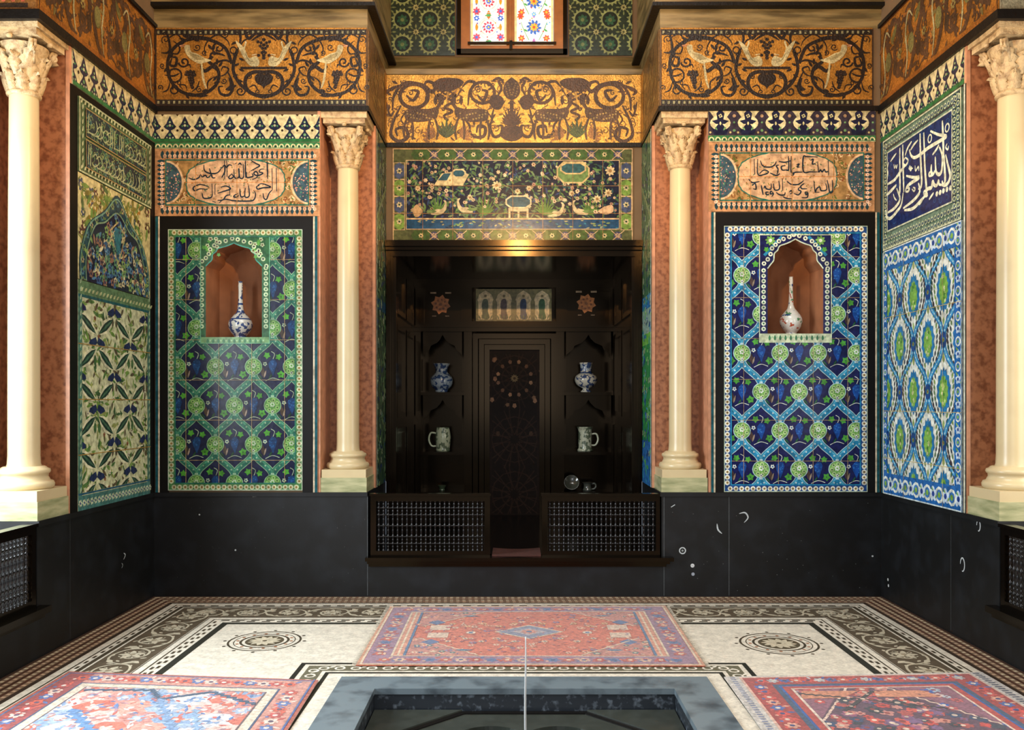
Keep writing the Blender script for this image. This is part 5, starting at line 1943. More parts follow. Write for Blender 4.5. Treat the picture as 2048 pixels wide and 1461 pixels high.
for xa, xb in ((826, 842), (928, 944), (1112, 1128), (1226, 1236)):
    b = MB()
    wbox(b, xa, xb, 566, 1035, -.02, .36)
    b.build('stile', M['wood'], t)
b = MB()
wbox(b, 826, 1236, 560, 571, -.05, .36)
wbox(b, 826, 1236, 571, 576, -.03, .36)
b.build('rail', M['wood'], t)
b = MB()
wbox(b, 944, 1112, 643, 652, -.02, .30)
wbox(b, 826, 1236, 652, 656, -.075, .36)
wbox(b, 826, 1236, 656, 664, -.05, .36)
b.build('rail', M['wood'], t)
for nm, xa, xb in (('L', 842, 928), ('R', 1128, 1226)):
    b = MB()
    wbox(b, xa - 6, xb + 6, 785, 791, -.05, .36)
    sh_ = b.build('shelf', M['wood'], t)
    b = MB()
    wbox(b, xa - 6, xb + 6, 904, 910, -.05, .36)
    b.build('shelf', M['wood'], t)
    b = MB()
    wbox(b, xa - 6, xb + 6, 984, 992, -.05, .36)
    b.build('shelf', M['wood'], t)
    # ogee cut front boards
    xm = (xa + xb) / 2
    for (yt, yb_, nmz) in ((664, 720, 'u'), (791, 850, 'l')):
        hw = (xb - xa) / 2 - 4
        half = [(hw, yb_), (hw * .98, yb_ - 10), (hw * .7, yb_ - 20), (hw * .62, yb_ - 28), (hw * .3, yb_ - 34), (hw * .12, yb_ - 42), (0, yb_ - 50)]
        arch = [(xm - a, c) for a, c in half] + [(xm + a, c) for a, c in half[::-1][1:]]
        b = MB()
        for p, q in zip(arch[:-1], arch[1:]):
            (x0, z0), (x1, z1) = P(*p, DB), P(*q, DB)
            zt = Z(yt, DB)
            y0_, y1_ = DB + .0, DB + .03
            vs = [(x0, y0_, z0), (x1, y0_, z1), (x1, y0_, zt), (x0, y0_, zt), (x0, y1_, z0), (x1, y1_, z1), (x1, y1_, zt), (x0, y1_, zt)]
            b.add(vs, [(0, 1, 2, 3), (7, 6, 5, 4), (0, 4, 5, 1)])
        for xs in (xm - hw - 4, xm + hw):
            wbox(b, xs, xs + 4, yb_ - 1, yb_ + 62 if nmz == 'u' else 904, 0, .03)
        b.build('ogee_board', M['wood'], t)
    # square panel with a pierced star
    b = MB()
    wbox(b, xa, xb, 576, 652, .03, .06)
    pn = b.build('star_panel', M['wood'], t)
    b = MB()
    for (a0, a1, c0_, c1_) in ((xa, xb, 576, 582), (xa, xb, 646, 652), (xa, xa + 6, 582, 646), (xb - 6, xb, 582, 646)):
        wbox(b, a0, a1, c0_, c1_, -.01, .03)
    b.build('panel_moulding', M['wood'], pn)
    D = Draw(back(DB), -.03)
    sx, sy = (881, 609) if nm == 'L' else (1173, 607)
    D.lay = 1
    D.poly([(sx + (20 if k % 2 == 0 else 15) * math.cos(2 * math.pi * k / 16 + .2), sy + (20 if k % 2 == 0 else 15) * math.sin(2 * math.pi * k / 16 + .2)) for k in range(16)], '#b5713c', 1)
    for k in range(8):
        a = 2 * math.pi * k / 8 + .2
        D.disc(sx + 10 * math.cos(a), sy + 10 * math.sin(a), 2.4, '#7f4a28', 2, 6)
    D.disc(sx, sy, 3.2, '#8a5530', 2, 8)
    for s in (-1, 1):
        D.rect(sx + s * 15 - 6, sy - 25, sx + s * 15 + 6, sy - 22, '#a58a6a', 1)
        D.rect(sx + s * 13 - 4, sy + 22, sx + s * 13 + 4, sy + 24, '#6a5a4a', 1)
    D.build('star_inlay', M['tile'], pn)
# tiled panel of four little arches
D = Draw(back(DB + .01), .03)
D.slab(952, 579, 1103, 643, '#8a8250', .03)
for k, (xc, c) in enumerate(((971, '#5f6a4a'), (1008, '#6a5450'), (1047, '#2a4470'), (1084, '#3a6a3c'))):
    a = [(xc - 14, 640), (xc - 14, 606), (xc - 16, 600), (xc - 12, 590), (xc - 5, 585), (xc, 582), (xc + 5, 585), (xc + 12, 590), (xc + 16, 600), (xc + 14, 606), (xc + 14, 640)]
    D.poly(a, '#f6e0ae', 1)
    D.poly(cr([(xc - 4, 600), (xc + 4, 600), (xc + 6, 612), (xc + 5, 624), (xc + 8, 638), (xc - 5, 638), (xc - 6, 622), (xc - 7, 610)], 3, True), c, 2)
    for i in range(5):
        D.leaf(xc - 10 + i * 5, 640, -1.57 + (i - 2) * .2, 10, 2.5, '#6f7a4a', 3)
    D.disc(xc, 593, 3, '#8a7a4a', 2, 6)
D.build('arched_tile_inset', M['tile'], t)
# door: three stepped frames and the carved leaf
b = MB()
for (a, tp, d0) in ((946, 668, -.03), (958, 679, -.015), (969, 690, .0)):
    wdt = 10
    wbox(b, a, a + wdt, tp, 1035, d0, .08)
    wbox(b, 2 * 1029 - a - wdt, 2 * 1029 - a, tp, 1035, d0, .08)
    wbox(b, a + wdt, 2 * 1029 - a - wdt, tp, tp + wdt, d0, .08)
b.build('door_frame', M['wood'], t)
D = Draw(back(DB), -.045)
D.rect(979, 700, 1079, 1034, '#1a110b', 0)
RB = '#33231a'
D.clip = [(979, 708, 1079, 1030)]
for cy in (757, 880, 990):
    for k in range(12):
        a = math.pi * k / 6
        D.stroke([(1029 + 9 * math.cos(a), cy + 9 * math.sin(a)), (1029 + 62 * math.cos(a + .35), cy + 62 * math.sin(a + .35))], 2.2, RB, 2)
        D.stroke([(1029 + 9 * math.cos(a), cy + 9 * math.sin(a)), (1029 + 62 * math.cos(a - .35), cy + 62 * math.sin(a - .35))], 2.2, RB, 2)
    D.ring(1029, cy, 26, 2, RB, 3, 12)
    D.ring(1029, cy, 46, 2.4, RB, 3, 12)
for k in range(12):
    a = math.pi * k / 6 + .26
    c = ('#b8916f', '#7a5a44', '#93715a')[k % 3]
    D.poly([(1029 + 34 * math.cos(a) + 4 * math.cos(a + q), 757 + 34 * math.sin(a) + 4.5 * math.sin(a + q)) for q in (0, 1.3, 2.6, 3.7, 5.0)], c, 4)
    if k % 2:
        D.poly([(1029 + 55 * math.cos(a) + 4.4 * math.cos(a + q), 757 + 55 * math.sin(a) + 4.4 * math.sin(a + q)) for q in (0, 1.3, 2.6, 3.7, 5.0)], '#8a6a52', 4)
D.flower(1029, 757, 8, 10, '#8a7a5a', '#4a3a2a', 5)
for (x, y) in ((1029, 812), (1070, 802), (988, 720), (990, 758), (996, 868), (1062, 868), (984, 800)):
    D.poly([(x + 4.5 * math.cos(q), y + 5.5 * math.sin(q)) for q in (.3, 1.5, 2.7, 4.0, 5.3)], '#a07a5e' if y < 830 else '#4a3628', 4)
D.clip = None
D.frame(979, 700, 1079, 1034, 5, '#22160f', 3)
D.build('carved_door', M['carvedwood'], t)

# ------------------------------------------------------------------ balustrade screens on the moulded ledge
b = MB()
b.box(X(733), X(1345), YB - .07, YB + .10, ZALC - .03, ZALC)
b.box(X(736), X(1338), YB - .045, YB + .02, ZALC - .055, ZALC - .03)
b.box(X(738), X(1332), YB - .02, YB + .02, ZALC - .08, ZALC - .055)
struct(b.build('trim_15', M['wood']))


def screen(label, w_, h_, n):
    """turned lattice balustrade, local origin at bottom left front"""
    t = thing('lattice_screen', label, 'lattice screen', (0, 0, 0), 'turned lattice screens of the alcove', local=True)
    fw = .045
    b = MB()
    b.box(0, fw, 0, .05, 0, h_)
    b.box(w_ - fw, w_, 0, .05, 0, h_)
    b.box(fw, w_ - fw, 0, .05, 0, fw)
    b.box(fw, w_ - fw, 0, .05, h_ - fw, h_)
    b.box(-.008, w_ + .008, -.01, .06, h_, h_ + .018)
    b.build('frame', M['wood'], t)
    H = h_ - 2 * fw
    W = w_ - 2 * fw
    rows = [0, .14, .28, .50, .72, .86, 1.0]
    prof = []
    for a, c in zip(rows[:-1], rows[1:]):
        L = (c - a) * H
        for u, r in ((0, .0105), (.1, .0105), (.2, .005), (.35, .0075), (.5, .0095), (.65, .0075), (.8, .005), (.9, .0105)):
            prof.append((r, a * H + u * L))
    prof.append((.0105, H))
    for k in range(n):
        x = fw + W * (k + .5) / n
        MB().lathe(prof, x, .025, fw, 8, cap=False).build('spindle', M['spindle'], t, smooth=True)
    for a in rows[1:-1]:
        b = MB()
        z = fw + a * H
        pr = []
        for k in range(n + 1):
            xx = fw + W * k / n
            pr += [(xx, .0075), (xx + W / n * .25, .0045), (xx + W / n * .75, .0045)] if k < n else [(xx, .0075)]
        b.tube([(x, .025, z) for x, r in pr], [r for x, r in pr], 6)
        b.build('cross_rail', M['spindle'], t, smooth=True)
    return t


WS, HS = X(980) - X(741), ZD - ZALC - .03
s0 = screen('dark turned lattice screen on the ledge left of the alcove opening', WS, HS, 23)
s0.location = (X(741), YB + .0, ZALC)
dup(s0, (X(1084), YB + .0, ZALC), 'dark turned lattice screen on the ledge right of the alcove opening')
for nm, xw, s in (('left', XL, 1), ('right', XR, -1)):
    r = dup(s0, (xw + s * .0, YS0 - .01, ZALC), 'dark turned lattice screen low on the %s edge below the near column' % nm)
    r.rotation_euler = (0, 0, -math.pi / 2 if s > 0 else -math.pi / 2)
    if s > 0:
        r.location = (xw - .05, YS0 - .01, ZALC)
    b = MB()
    b.box(xw - s * .08, xw + s * .07, 4.2, YS0 + .04, ZALC - .04, ZALC)
    b.box(xw - s * .08, xw + s * .04, 4.2, YS0 + .02, ZALC - .07, ZALC - .04)
    struct(b.build('trim_16' if s > 0 else 'trim_17', M['wood']))
# cushion seen in the gap
v = []
n = 14
b = MB()
x0, x1 = X(984), X(1082)
top = []
prof = [(x0 + (x1 - x0) * i / n, ZALC + .004 + .011 * (2 * abs(i / n - .5)) ** 2) for i in range(n + 1)]
outline = prof + [(x1, ZALC + .001), (x0, ZALC + .001)]
b.prism(outline, lambda a, c, d: (a, d, c), YB + .0, YB + .35)
tag(b.build('seat_mat', M['cushion'], origin=((x0 + x1) / 2, YB + .17, ZALC)), 'thin reddish mat on the ledge in the gap between the two lattice screens', 'mat')

# ------------------------------------------------------------------ ceramics
W_, BLU, TUR, RED, GRN = hx('#d9dcd2'), hx('#23477e'), hx('#2f7f8a'), hx('#b5553c'), hx('#4f8a5c')


def pattern(seed, pal, dens=.5, bands=()):
    rnd = random.Random(seed)
    cells = {}
    def f(z, u):
        for z0, z1, c in bands:
            if z0 <= z < z1:
                return c
        return pal[int(u * 9 + z * 26 + 9) % len(pal)] if dens else pal[0]
    return f


def dense(prof, n=4):
    return cr(prof, n)


def bottle(label, seed, pal, bands, swirl=0):
    t = thing('bottle_vase', label, 'vase', (0, 0, 0), 'long-necked bottles in the tiled niches', local=True)
    body = dense([(.045, 0), (.052, .006), (.050, .02), (.075, .05), (.098, .10), (.094, .15), (.062, .195), (.036, .225)], 4)
    MB().lathe(body, n=28, colf=pattern(seed, pal, swirl, bands)).build('body', M['porc_poly' if swirl else 'porc_blue'], t, smooth=True)
    neck = dense([(.036, .225), (.026, .255), (.020, .31), (.017, .40), (.019, .46), (.016, .49), (.020, .50)], 4)
    MB().lathe(neck, n=20, colf=pattern(seed + 1, pal, swirl, [(.222, .235, pal[1]), (.30, .31, pal[1]), (.48, .51, pal[0])])).build('neck', M['porc_poly' if swirl else 'porc_blue'], t, smooth=True)
    return t


v1 = bottle('blue and white long-necked bottle standing in the niche of the green panel', 4, [W_, BLU, W_, TUR, BLU], [(.0, .012, W_), (.16, .168, BLU)])
v1.location = (X(481, 7.36), 7.36, Z(675) + .001)
v1.scale = (1.0, 1.0, .96)
v2 = bottle('white long-necked bottle with red and green painting in the niche of the blue panel', 9, [hx('#e6e6dc'), GRN, hx('#e6e6dc'), BLU, hx('#e6e6dc'), RED], [(.0, .012, W_), (.165, .172, BLU)], 1)
v2.location = (X(1582, 7.36), 7.36, Z(668) + .001)
v2.scale = (.93, .93, .98)


def vase(name, label, prof, seed, pal, loc, dens=.5, bands=(), handle=None, cat='vase'):
    t = thing(name, label, cat, (0, 0, 0), local=True)
    MB().lathe(dense(prof, 4), n=28, colf=pattern(seed, pal, 0, bands)).build('body', M['porc_green' if cat == 'mug' else 'porcelain' if cat in ('jug', 'cup') else 'porc_blue'], t, smooth=True)
    if handle:
        sx, r, za, zb, rr = handle
        pts = [(sx * (r - .008), 0, zb), (sx * (r + rr * .7), 0, zb + .004), (sx * (r + rr), 0, (za + zb) / 2), (sx * (r + rr * .6), 0, za), (sx * (r - .008), 0, za - .004)]
        q = cr([(p[0], p[2]) for p in pts], 5)
        MB().tube([(a, 0, c) for a, c in q], .011, 8, c=pal[0]).build('handle', M['porcelain'], t, smooth=True)
    t.location = loc
    return t


WB = hx('#b9c8d0')
ys = DB + .12
zs = Z(785, DB) + .001
vase('baluster_vase', 'dark blue painted vase with flared neck on the upper left alcove shelf',
     [(.065, 0), (.072, .012), (.075, .03), (.112, .07), (.128, .12), (.118, .17), (.082, .21), (.066, .24), (.072, .28), (.092, .315), (.098, .325)],
     3, [hx('#a9bccb')], (X(883, ys), ys, zs), .8, [(0, .014, WB), (.312, .33, WB)])
vase('footed_vase', 'white vase with blue flower spots on the upper right alcove shelf',
     [(.055, 0), (.06, .012), (.040, .03), (.045, .045), (.10, .08), (.128, .135), (.115, .185), (.072, .22), (.064, .245), (.066, .30), (.074, .33), (.076, .335)],
     5, [hx('#e3dfcc'), hx('#27416e'), hx('#e3dfcc'), hx('#e3dfcc')], (X(1172, ys), ys, zs), .55, [(.215, .225, BLU), (.245, .32, WB)])
zs2 = Z(904, DB) + .001
vase('mug', 'green and white painted mug, handle to the left, on the lower left alcove shelf',
     [(.075, 0), (.08, .01), (.078, .04), (.085, .10), (.088, .16), (.08, .22), (.074, .262), (.078, .27)],
     7, [hx('#bcc4a4'), hx('#4f6a4a'), hx('#bcc4a4'), hx('#6a3f34'), hx('#8aa080')], (X(886, ys), ys, zs2), .55, (), (-1, .085, .06, .20, .075), cat='mug')
vase('mug', 'straight pale mug, handle to the right, on the lower right alcove shelf',
     [(.082, 0), (.088, .01), (.078, .03), (.075, .08), (.076, .20), (.078, .24), (.090, .268), (.092, .275)],
     8, [hx('#c6c9ae'), hx('#5c7458'), hx('#c6c9ae'), hx('#84594a')], (X(1170, ys), ys, zs2), .5, (), (1, .078, .07, .19, .07), cat='mug')
zs3 = Z(984, DB) + .001
vase('small_jug', 'small dark jug with a thin handle on the lowest right alcove shelf',
     [(.05, 0), (.055, .008), (.045, .03), (.042, .06), (.052, .085), (.062, .092)],
     2, [hx('#55584f'), hx('#5a5f5c')], (X(1175, ys), ys, zs3), .4, (), (1, .05, .02, .075, .045), cat='jug')
vase('small_cup', 'small dark green cup on the lowest left alcove shelf',
     [(.03, 0), (.034, .006), (.03, .02), (.045, .05), (.05, .06)],
     2, [hx('#4a5a44'), hx('#2f4a4a')], (X(884, ys), ys, zs3), .4, cat='cup')
# dish leaning in the lower right compartment
b = MB()
b.lathe([(.0, .0), (.05, .0), (.062, .006), (.085, .022), (.088, .028), (.08, .026), (.06, .012), (.0, .008)], n=28, c=hx('#4c4e44'), cap=False)
o = b.build('dish', M['porcelain'], None, smooth=True)
o.rotation_euler = (math.radians(68), 0, 0)
o.location = (X(1143, DB + .14), DB + .14, zs3 + .083)
tag(o, 'pale round dish leaning in the lower right compartment of the alcove', 'dish')

# ------------------------------------------------------------------ window
fw = thing('window_1', 'gilt framed stained glass window above the recess', 'window', (X(1024, YW), YW, WZ0))
fw['kind'] = 'structure'
def wz(px, py):
    return X(px, YW), Z(py, YW)
b = MB()
x0, x1 = X(914, YW), X(1134, YW)
z0 = Z(109, YW)
for (a0, a1, c0_, c1_) in ((x0, x1, z0, z0 + .045), (x0, x0 + .04, z0, WZ1), (x1 - .04, x1, z0, WZ1)):
    b.box(a0, a1, YW - .03, YW + .06, c0_, c1_)
b.build('outer_frame', M['wood'], fw)
b = MB()
x0, x1 = X(922, YW), X(1127, YW)
za = Z(102, YW)
b.box(x0, x1, YW - .015, YW + .07, za, Z(92, YW))
b.box(x0, X(940, YW), YW - .015, YW + .07, Z(92, YW), WZ1)
b.box(X(1108, YW), x1, YW - .015, YW + .07, Z(92, YW), WZ1)
b.box(X(1013, YW), X(1029, YW), YW - .01, YW + .07, Z(92, YW), WZ1)
b.box(X(1018, YW), X(1023, YW), YW - .025, YW - .01, Z(92, YW), WZ1)
b.build('inner_frame', M['gilt'], fw)
b = MB()
b.box(X(936, YW), X(1112, YW), YW - .045, YW - .015, Z(91, YW), Z(87, YW))
b.box(X(1019, YW), X(1025, YW), YW - .05, YW - .01, Z(102, YW), Z(85, YW))
b.build('sill_bar', M['wood'], fw)
for k, (xa, xb) in enumerate(((941, 1013), (1029, 1107))):
    D = Draw(back(YW), -.03)
    D.rect(xa, -120, xb, 88, '#f1ece6', 0)
    D.frame(xa, -120, xb, 88, 4.5, '#d9c48a', 1)
    D.clip = [(xa, -120, xb, 88)]
    xm = (xa + xb) / 2
    PALG = ('#c9402f', '#3a5fb0', '#e08a2c', '#c95a7a', '#4fa0c8', '#5a9a5a', '#d9a03a', '#7a5ab0')
    rnd = random.Random(40 + k)
    for cy in (52, 0, -52, -104):
        if k == 0:
            D.flower(xm, cy, 12, 10, '#c9405a', '#3a6ac0', 2)
            D.disc(xm, cy, 7.5, '#e6ddea', 3, 10)
            D.flower(xm, cy, 5.5, 6, '#4a6ac9', '#d9c03a', 4)
            D.ring(xm, cy, 16, 1.2, '#e6b9a0', 2, 18)
            for s in (-1, 1):
                D.ring(xm, cy + 2, 21, 1.0, '#8fd0c0', 2, 18)
                D.flower(xm + s * 24, cy - 18, 6, 6, '#3a6ac9', '#e0e6f0', 3)
                D.flower(xm + s * 24, cy + 20, 8, 7, '#c94f6a', '#4a6ac9', 3)
                D.leaf(xm + s * 24, cy + 8, -1.57, 16, 6, '#e0902c', 2)
            D.leaf(xm, cy - 16, -1.57, 18, 9, '#d9702c', 2)
            D.leaf(xm - 6, cy + 28, 0, 12, 6, '#4a9a5c', 2)
        else:
            D.flower(xm, cy, 15, 10, '#3a6ab8', '#e09a2c', 2)
            D.flower(xm, cy, 8.5, 8, '#f0b040', '#d9502c', 4)
            for s in (-1, 1):
                D.flower(xm + s * 27, cy - 22, 7, 7, '#d9602c', '#c93a4a', 3)
                D.flower(xm + s * 25, cy + 22, 7, 6, '#c95a3a', '#e0b03a', 3)
                D.stroke(cr([(xm + s * 10, cy + 26), (xm + s * 20, cy + 6), (xm + s * 26, cy - 10)], 4), 1.4, '#6aa060', 2)
                D.leaf(xm + s * 20, cy + 4, .6, 9, 4, '#4fa05c', 3)
            D.flower(xm, cy - 26, 5, 6, '#5aa0d0', '#f0e0a0', 3)
            D.leaf(xm, cy + 34, -1.57, 12, 6, '#b06ab0', 2)
        for i in range(12):
            D.disc(rnd.uniform(xa + 6, xb - 6), cy + rnd.uniform(-26, 26), 1.7, rnd.choice(PALG), 2, 5)
    D.clip = None
    D.build('stained_glass', M['glass'], fw)

# ------------------------------------------------------------------ fountain
pl = thing('fountain_basin', 'square grey stone fountain basin sunk in the mosaic floor', 'fountain', (CX, CY, 0))
IX0, IX1, IY0, IY1 = PX0 + .225, PX1 - .225, PY0 + .225, PY1 - .215
b = MB()
for (a0, a1, c0_, c1_) in ((PX0, PX1, IY1, PY1), (PX0, PX1, PY0, IY0), (PX0, IX0, IY0, IY1), (IX1, PX1, IY0, IY1)):
    b.box(a0, a1, c0_, c1_, -.02, .012)
b.build('rim', M['pool'], pl)
b = MB()
ZP = -.115
for (a0, a1, c0_, c1_) in ((PX0, PX1, IY1 + .006, PY1), (PX0, PX1, PY0, IY0 - .006), (PX0, IX0 - .006, IY0, IY1), (IX1 + .006, PX1, IY0, IY1)):
    b.box(a0, a1, c0_, c1_, -.3, -.02)
b.build('inner_wall', M['poolwall'], pl)
hx_, hy_ = (IX1 - IX0) / 2, (IY1 - IY0) / 2
oc = .346
for sx in (-1, 1):
    for sy in (-1, 1):
        b = MB()
        b.prism([(CX + sx * oc, CY + sy * hy_), (CX + sx * hx_, CY + sy * hy_), (CX + sx * hx_, CY + sy * oc)], lambda p, q, d: (p, q, d), ZP - .1, ZP + .012)
        b.build('corner_step', M['poolstep'], pl)
# octagon strip and lobed floor
def octp(r):
    return [(CX + r * math.cos(math.pi / 8 + k * math.pi / 4) / math.cos(math.pi / 8), CY + r * math.sin(math.pi / 8 + k * math.pi / 4) / math.cos(math.pi / 8)) for k in range(8)]
b = MB()
o1, o2 = octp(hy_), octp(hy_ - .035)
for k in range(8):
    j = (k + 1) % 8
    b.prism([o1[k], o1[j], o2[j], o2[k]], lambda p, q, d: (p, q, d), ZP - .03, ZP + .004)
b.build('octagon_kerb', M['frameblack'], pl)
def lob(a):
    best = 0
    for k in range(8):
        c = math.pi / 8 + k * math.pi / 4
        d = a - c
        q = .20 ** 2 - (.465 * math.sin(d)) ** 2
        if q >= 0:
            best = max(best, .465 * math.cos(d) + math.sqrt(q))
    return best
n = 192
inner = [(CX + lob(2 * math.pi * k / n) * math.cos(2 * math.pi * k / n), CY + lob(2 * math.pi * k / n) * math.sin(2 * math.pi * k / n)) for k in range(n)]
outer = []
for k in range(n):
    a = 2 * math.pi * k / n
    m_ = (a + math.pi / 8) % (math.pi / 4) - math.pi / 8
    r = (hy_ - .03) / math.cos(m_)
    outer.append((CX + r * math.cos(a), CY + r * math.sin(a)))
vs = [(*p, ZP - .002) for p in outer] + [(*p, ZP - .002) for p in inner] + [(*p, -.28) for p in inner]
fs = []
for k in range(n):
    j = (k + 1) % n
    fs.append((k, j, n + j, n + k))
    fs.append((n + k, n + j, 2 * n + j, 2 * n + k))
fs.append(tuple(range(2 * n, 3 * n)))
put('lobed_floor', vs, fs, M['poolstep'], pl)
vs = [(CX + (p[0] - CX) * .999, CY + (p[1] - CY) * .999, ZP - .06) for p in inner]
o = put('water', vs, [tuple(range(n))], M['water'], None, origin=(CX, CY, ZP - .06))
tag(o, 'dark still water in the lobed middle of the sunken basin', 'water', kind='stuff')
jx = X(1051, 4.12)
pts = []
for k in range(40):
    u = k / 39
    pts.append((jx + .0015 * math.sin(u * 9), 4.12, ZP - .1 + u * (.495 - ZP + .1)))
b = MB().tube(pts, [.0056 * (1 - .45 * (k / 39) ** 3) for k in range(40)], 8)
o = b.build('water_jet', M['jet'], None, smooth=True, origin=(jx, 4.12, ZP))
tag(o, 'thin white water jet rising from the basin in front of the middle rug', 'water jet')
b = MB().lathe([(.02, -.20), (.02, -.15), (.012, -.12), (.009, -.10), (.006, -.095)], jx, 4.12, ZP + .04, 10)
b.build('nozzle', M['gilt'], pl, smooth=True)

# ------------------------------------------------------------------ rugs
def quadmap(c, W, H):
    """rug frame (0..W, 0..H) -> floor"""
    (a, b_, d, e) = c
    def f(u, v, o):
        s, t_ = u / W, v / H
        x = (a[0] * (1 - s) + b_[0] * s) * (1 - t_) + (e[0] * (1 - s) + d[0] * s) * t_
        y = (a[1] * (1 - s) + b_[1] * s) * (1 - t_) + (e[1] * (1 - s) + d[1] * s) * t_
        return (x, y, .0045 + o)
    return f


def rug(label, corners, W, H, draw, fringe):
    t = thing('rug', label, 'rug', (sum(p[0] for p in corners) / 4, sum(p[1] for p in corners) / 4, .004))
    D = Draw(quadmap(corners, W, H))
    D.eps = .0004
    draw(D, W, H)
    D.build('pile', M['carpet'], t)
    rnd = random.Random(1)
    for (xa, xb) in fringe:
        D = Draw(quadmap(corners, W, H))
        D.base = .002
        n = int(H / .014)
        for k in range(n):
            y = (k + .5) * H / n
            D.stroke([(xa, y), ((xa + xb) / 2, y + rnd.uniform(-.004, .004)), (xb, y + rnd.uniform(-.008, .008))], .008, '#d8cfb8', k % 2)
        D.build('fringe', M['carpet'], t)
    return t


def motif_row(D, x0, y0, x1, y1, n, r, pal, bgpal, lay):
    rnd = random.Random(int((x0 + y0 + x1) * 1000) % 977)
    for k in range(n):
        u = (k + .5) / n
        x, y = x0 + (x1 - x0) * u, y0 + (y1 - y0) * u
        c = pal[k % len(pal)]
        D.flower(x, y, r, 6, c, bgpal[k % len(bgpal)], lay, a0=rnd.uniform(0, 1))
        D.leaf(x + r * .6, y + r * .5, rnd.uniform(0, 6.3), r * 1.3, r * .5, pal[(k + 1) % len(pal)], lay)
        D.disc(x - r * .9, y - r * .6, r * .28, pal[(k + 2) % len(pal)], lay, 5)


def step_line(D, a, b_, n, wd, col, lay, amp):
    pts = []
    for k in range(n + 1):
        u = k / n
        x, y = a[0] + (b_[0] - a[0]) * u, a[1] + (b_[1] - a[1]) * u
        pts.append((x + (amp if k % 2 else -amp) * .5, y + (amp if k % 2 else -amp) * .5))
    D.stroke(pts, wd, col, lay)


def rug_mid(D, W, H):
    R1, R2, PK, BL_, CR_, PU = '#cc6f55', '#a84434', '#cf9a86', '#4a6088', '#d9c4a8', '#8a6a80'
    D.slab(0, 0, W, H, R1, .007)
    D.frame(0, 0, W, H, .018, '#c9906c', 1)
    D.frame(.018, .018, W - .018, H - .018, .014, CR_, 2)
    D.frame(.035, .035, W - .035, H - .035, .15, '#957386', 2)
    rnd = random.Random(2)
    for (p, q, n) in (((.11, .11), (W - .11, .11), 20), ((.11, H - .11), (W - .11, H - .11), 20), ((.11, .2), (.11, H - .2), 13), ((W - .11, .2), (W - .11, H - .2), 13)):
        motif_row(D, *p, *q, n, .042, ('#c0604a', '#d6b094', '#b04a3c', '#5a7098'), ('#d9c4a8', '#4a5c84'), 3)
    D.frame(.185, .185, W - .185, H - .185, .014, CR_, 3)
    for xa in (.20, W - .26):
        D.rect(xa, .2, xa + .06, H - .2, '#cf8f74', 3)
        D.rect(xa + .022, .2, xa + .036, H - .2, CR_, 4)
        D.rect(xa + (.06 if xa < 1 else -.018), .2, xa + (.078 if xa < 1 else 0), H - .2, '#4f6f90', 4)
    # corner spandrels
    x0, y0, x1, y1 = .28, .21, W - .28, H - .21
    xm, ym = W / 2, H / 2
    PU2 = '#bd8072'
    for sx in (-1, 1):
        for sy in (-1, 1):
            p = lambda a, c: (xm + sx * a, ym + sy * c)
            hw, hh = xm - x0, ym - y0
            D.poly([p(hw, hh), p(hw * .42, hh), p(hw * .95, hh * .28), p(hw, hh * .28)], PU2, 2)
            step_line(D, p(hw * .42, hh), p(hw * .95, hh * .28), 16, .012, CR_, 4, .008)
            for k in range(22):
                u, v = rnd.random(), rnd.random()
                if u + v > 1.05:
                    a, c = hw * (.42 + .58 * u), hh * (.28 + .72 * v)
                    D.flower(*p(a, c), rnd.uniform(.014, .03), 5, rnd.choice(('#c05a48', '#4a6a90', '#d9b89c', '#5a7a7a')), CR_, 4)
            D.leaf(*p(hw * .62, hh * .80), 0, .12, .035, '#4f7a94', 4)
            D.poly([p(hw * .76, hh * .46), p(hw * .84, hh * .34), p(hw * .92, hh * .46), p(hw * .84, hh * .58)], '#5c7096', 4)
    # central diamonds and arms
    D.poly([(xm - .24, ym), (xm, ym - .185), (xm + .24, ym), (xm, ym + .185)], CR_, 3)
    D.poly([(xm - .215, ym), (xm, ym - .165), (xm + .215, ym), (xm, ym + .165)], '#83889c', 4)
    D.poly([(xm - .12, ym), (xm, ym - .09), (xm + .12, ym), (xm, ym + .09)], '#b3a6a8', 5)
    D.flower(xm, ym, .06, 8, '#c98a78', '#4f6a8a', 6)
    for s in (-1, 1):
        D.rect(xm + s * .62 - .07, ym - .15, xm + s * .62 + .07, ym - .02, '#d6bda6', 3)
        D.rect(xm + s * .62 - .07, ym + .05, xm + s * .62 + .07, ym + .18, '#d6bda6', 3)
        D.disc(xm + s * .40, ym - .02, .035, '#dccab4', 4, 8)
        D.disc(xm + s * .40, ym - .02, .018, '#4a6a94', 5, 6)
        for k in range(5):
            D.flower(xm + s * (.1 + k * .11), ym + .22 - (k % 2) * .07, .026, 6, '#dcb88a', '#b04a3c', 4)
            D.flower(xm + s * (.1 + k * .11), ym - .24 + (k % 2) * .07, .024, 6, '#dcc0a0', '#5a6a8a', 4)
    for i in range(130):
        D.flower(rnd.uniform(.28, W - .28), rnd.uniform(.23, H - .23), rnd.uniform(.016, .03), 6, rnd.choice(('#dba58c', '#d9bda4', '#a7646a', '#8a7f9c', '#e0b494')), '#c05a48', 3)
    for i in range(420):
        D.leaf(rnd.uniform(.24, W - .24), rnd.uniform(.21, H - .21), rnd.choice((0, .8, 1.57, 2.4)), rnd.uniform(.02, .05), rnd.uniform(.008, .018), rnd.choice(('#d09078', '#c9785f', '#9a5a60', '#d9b59c', '#7a6a86')), 3)


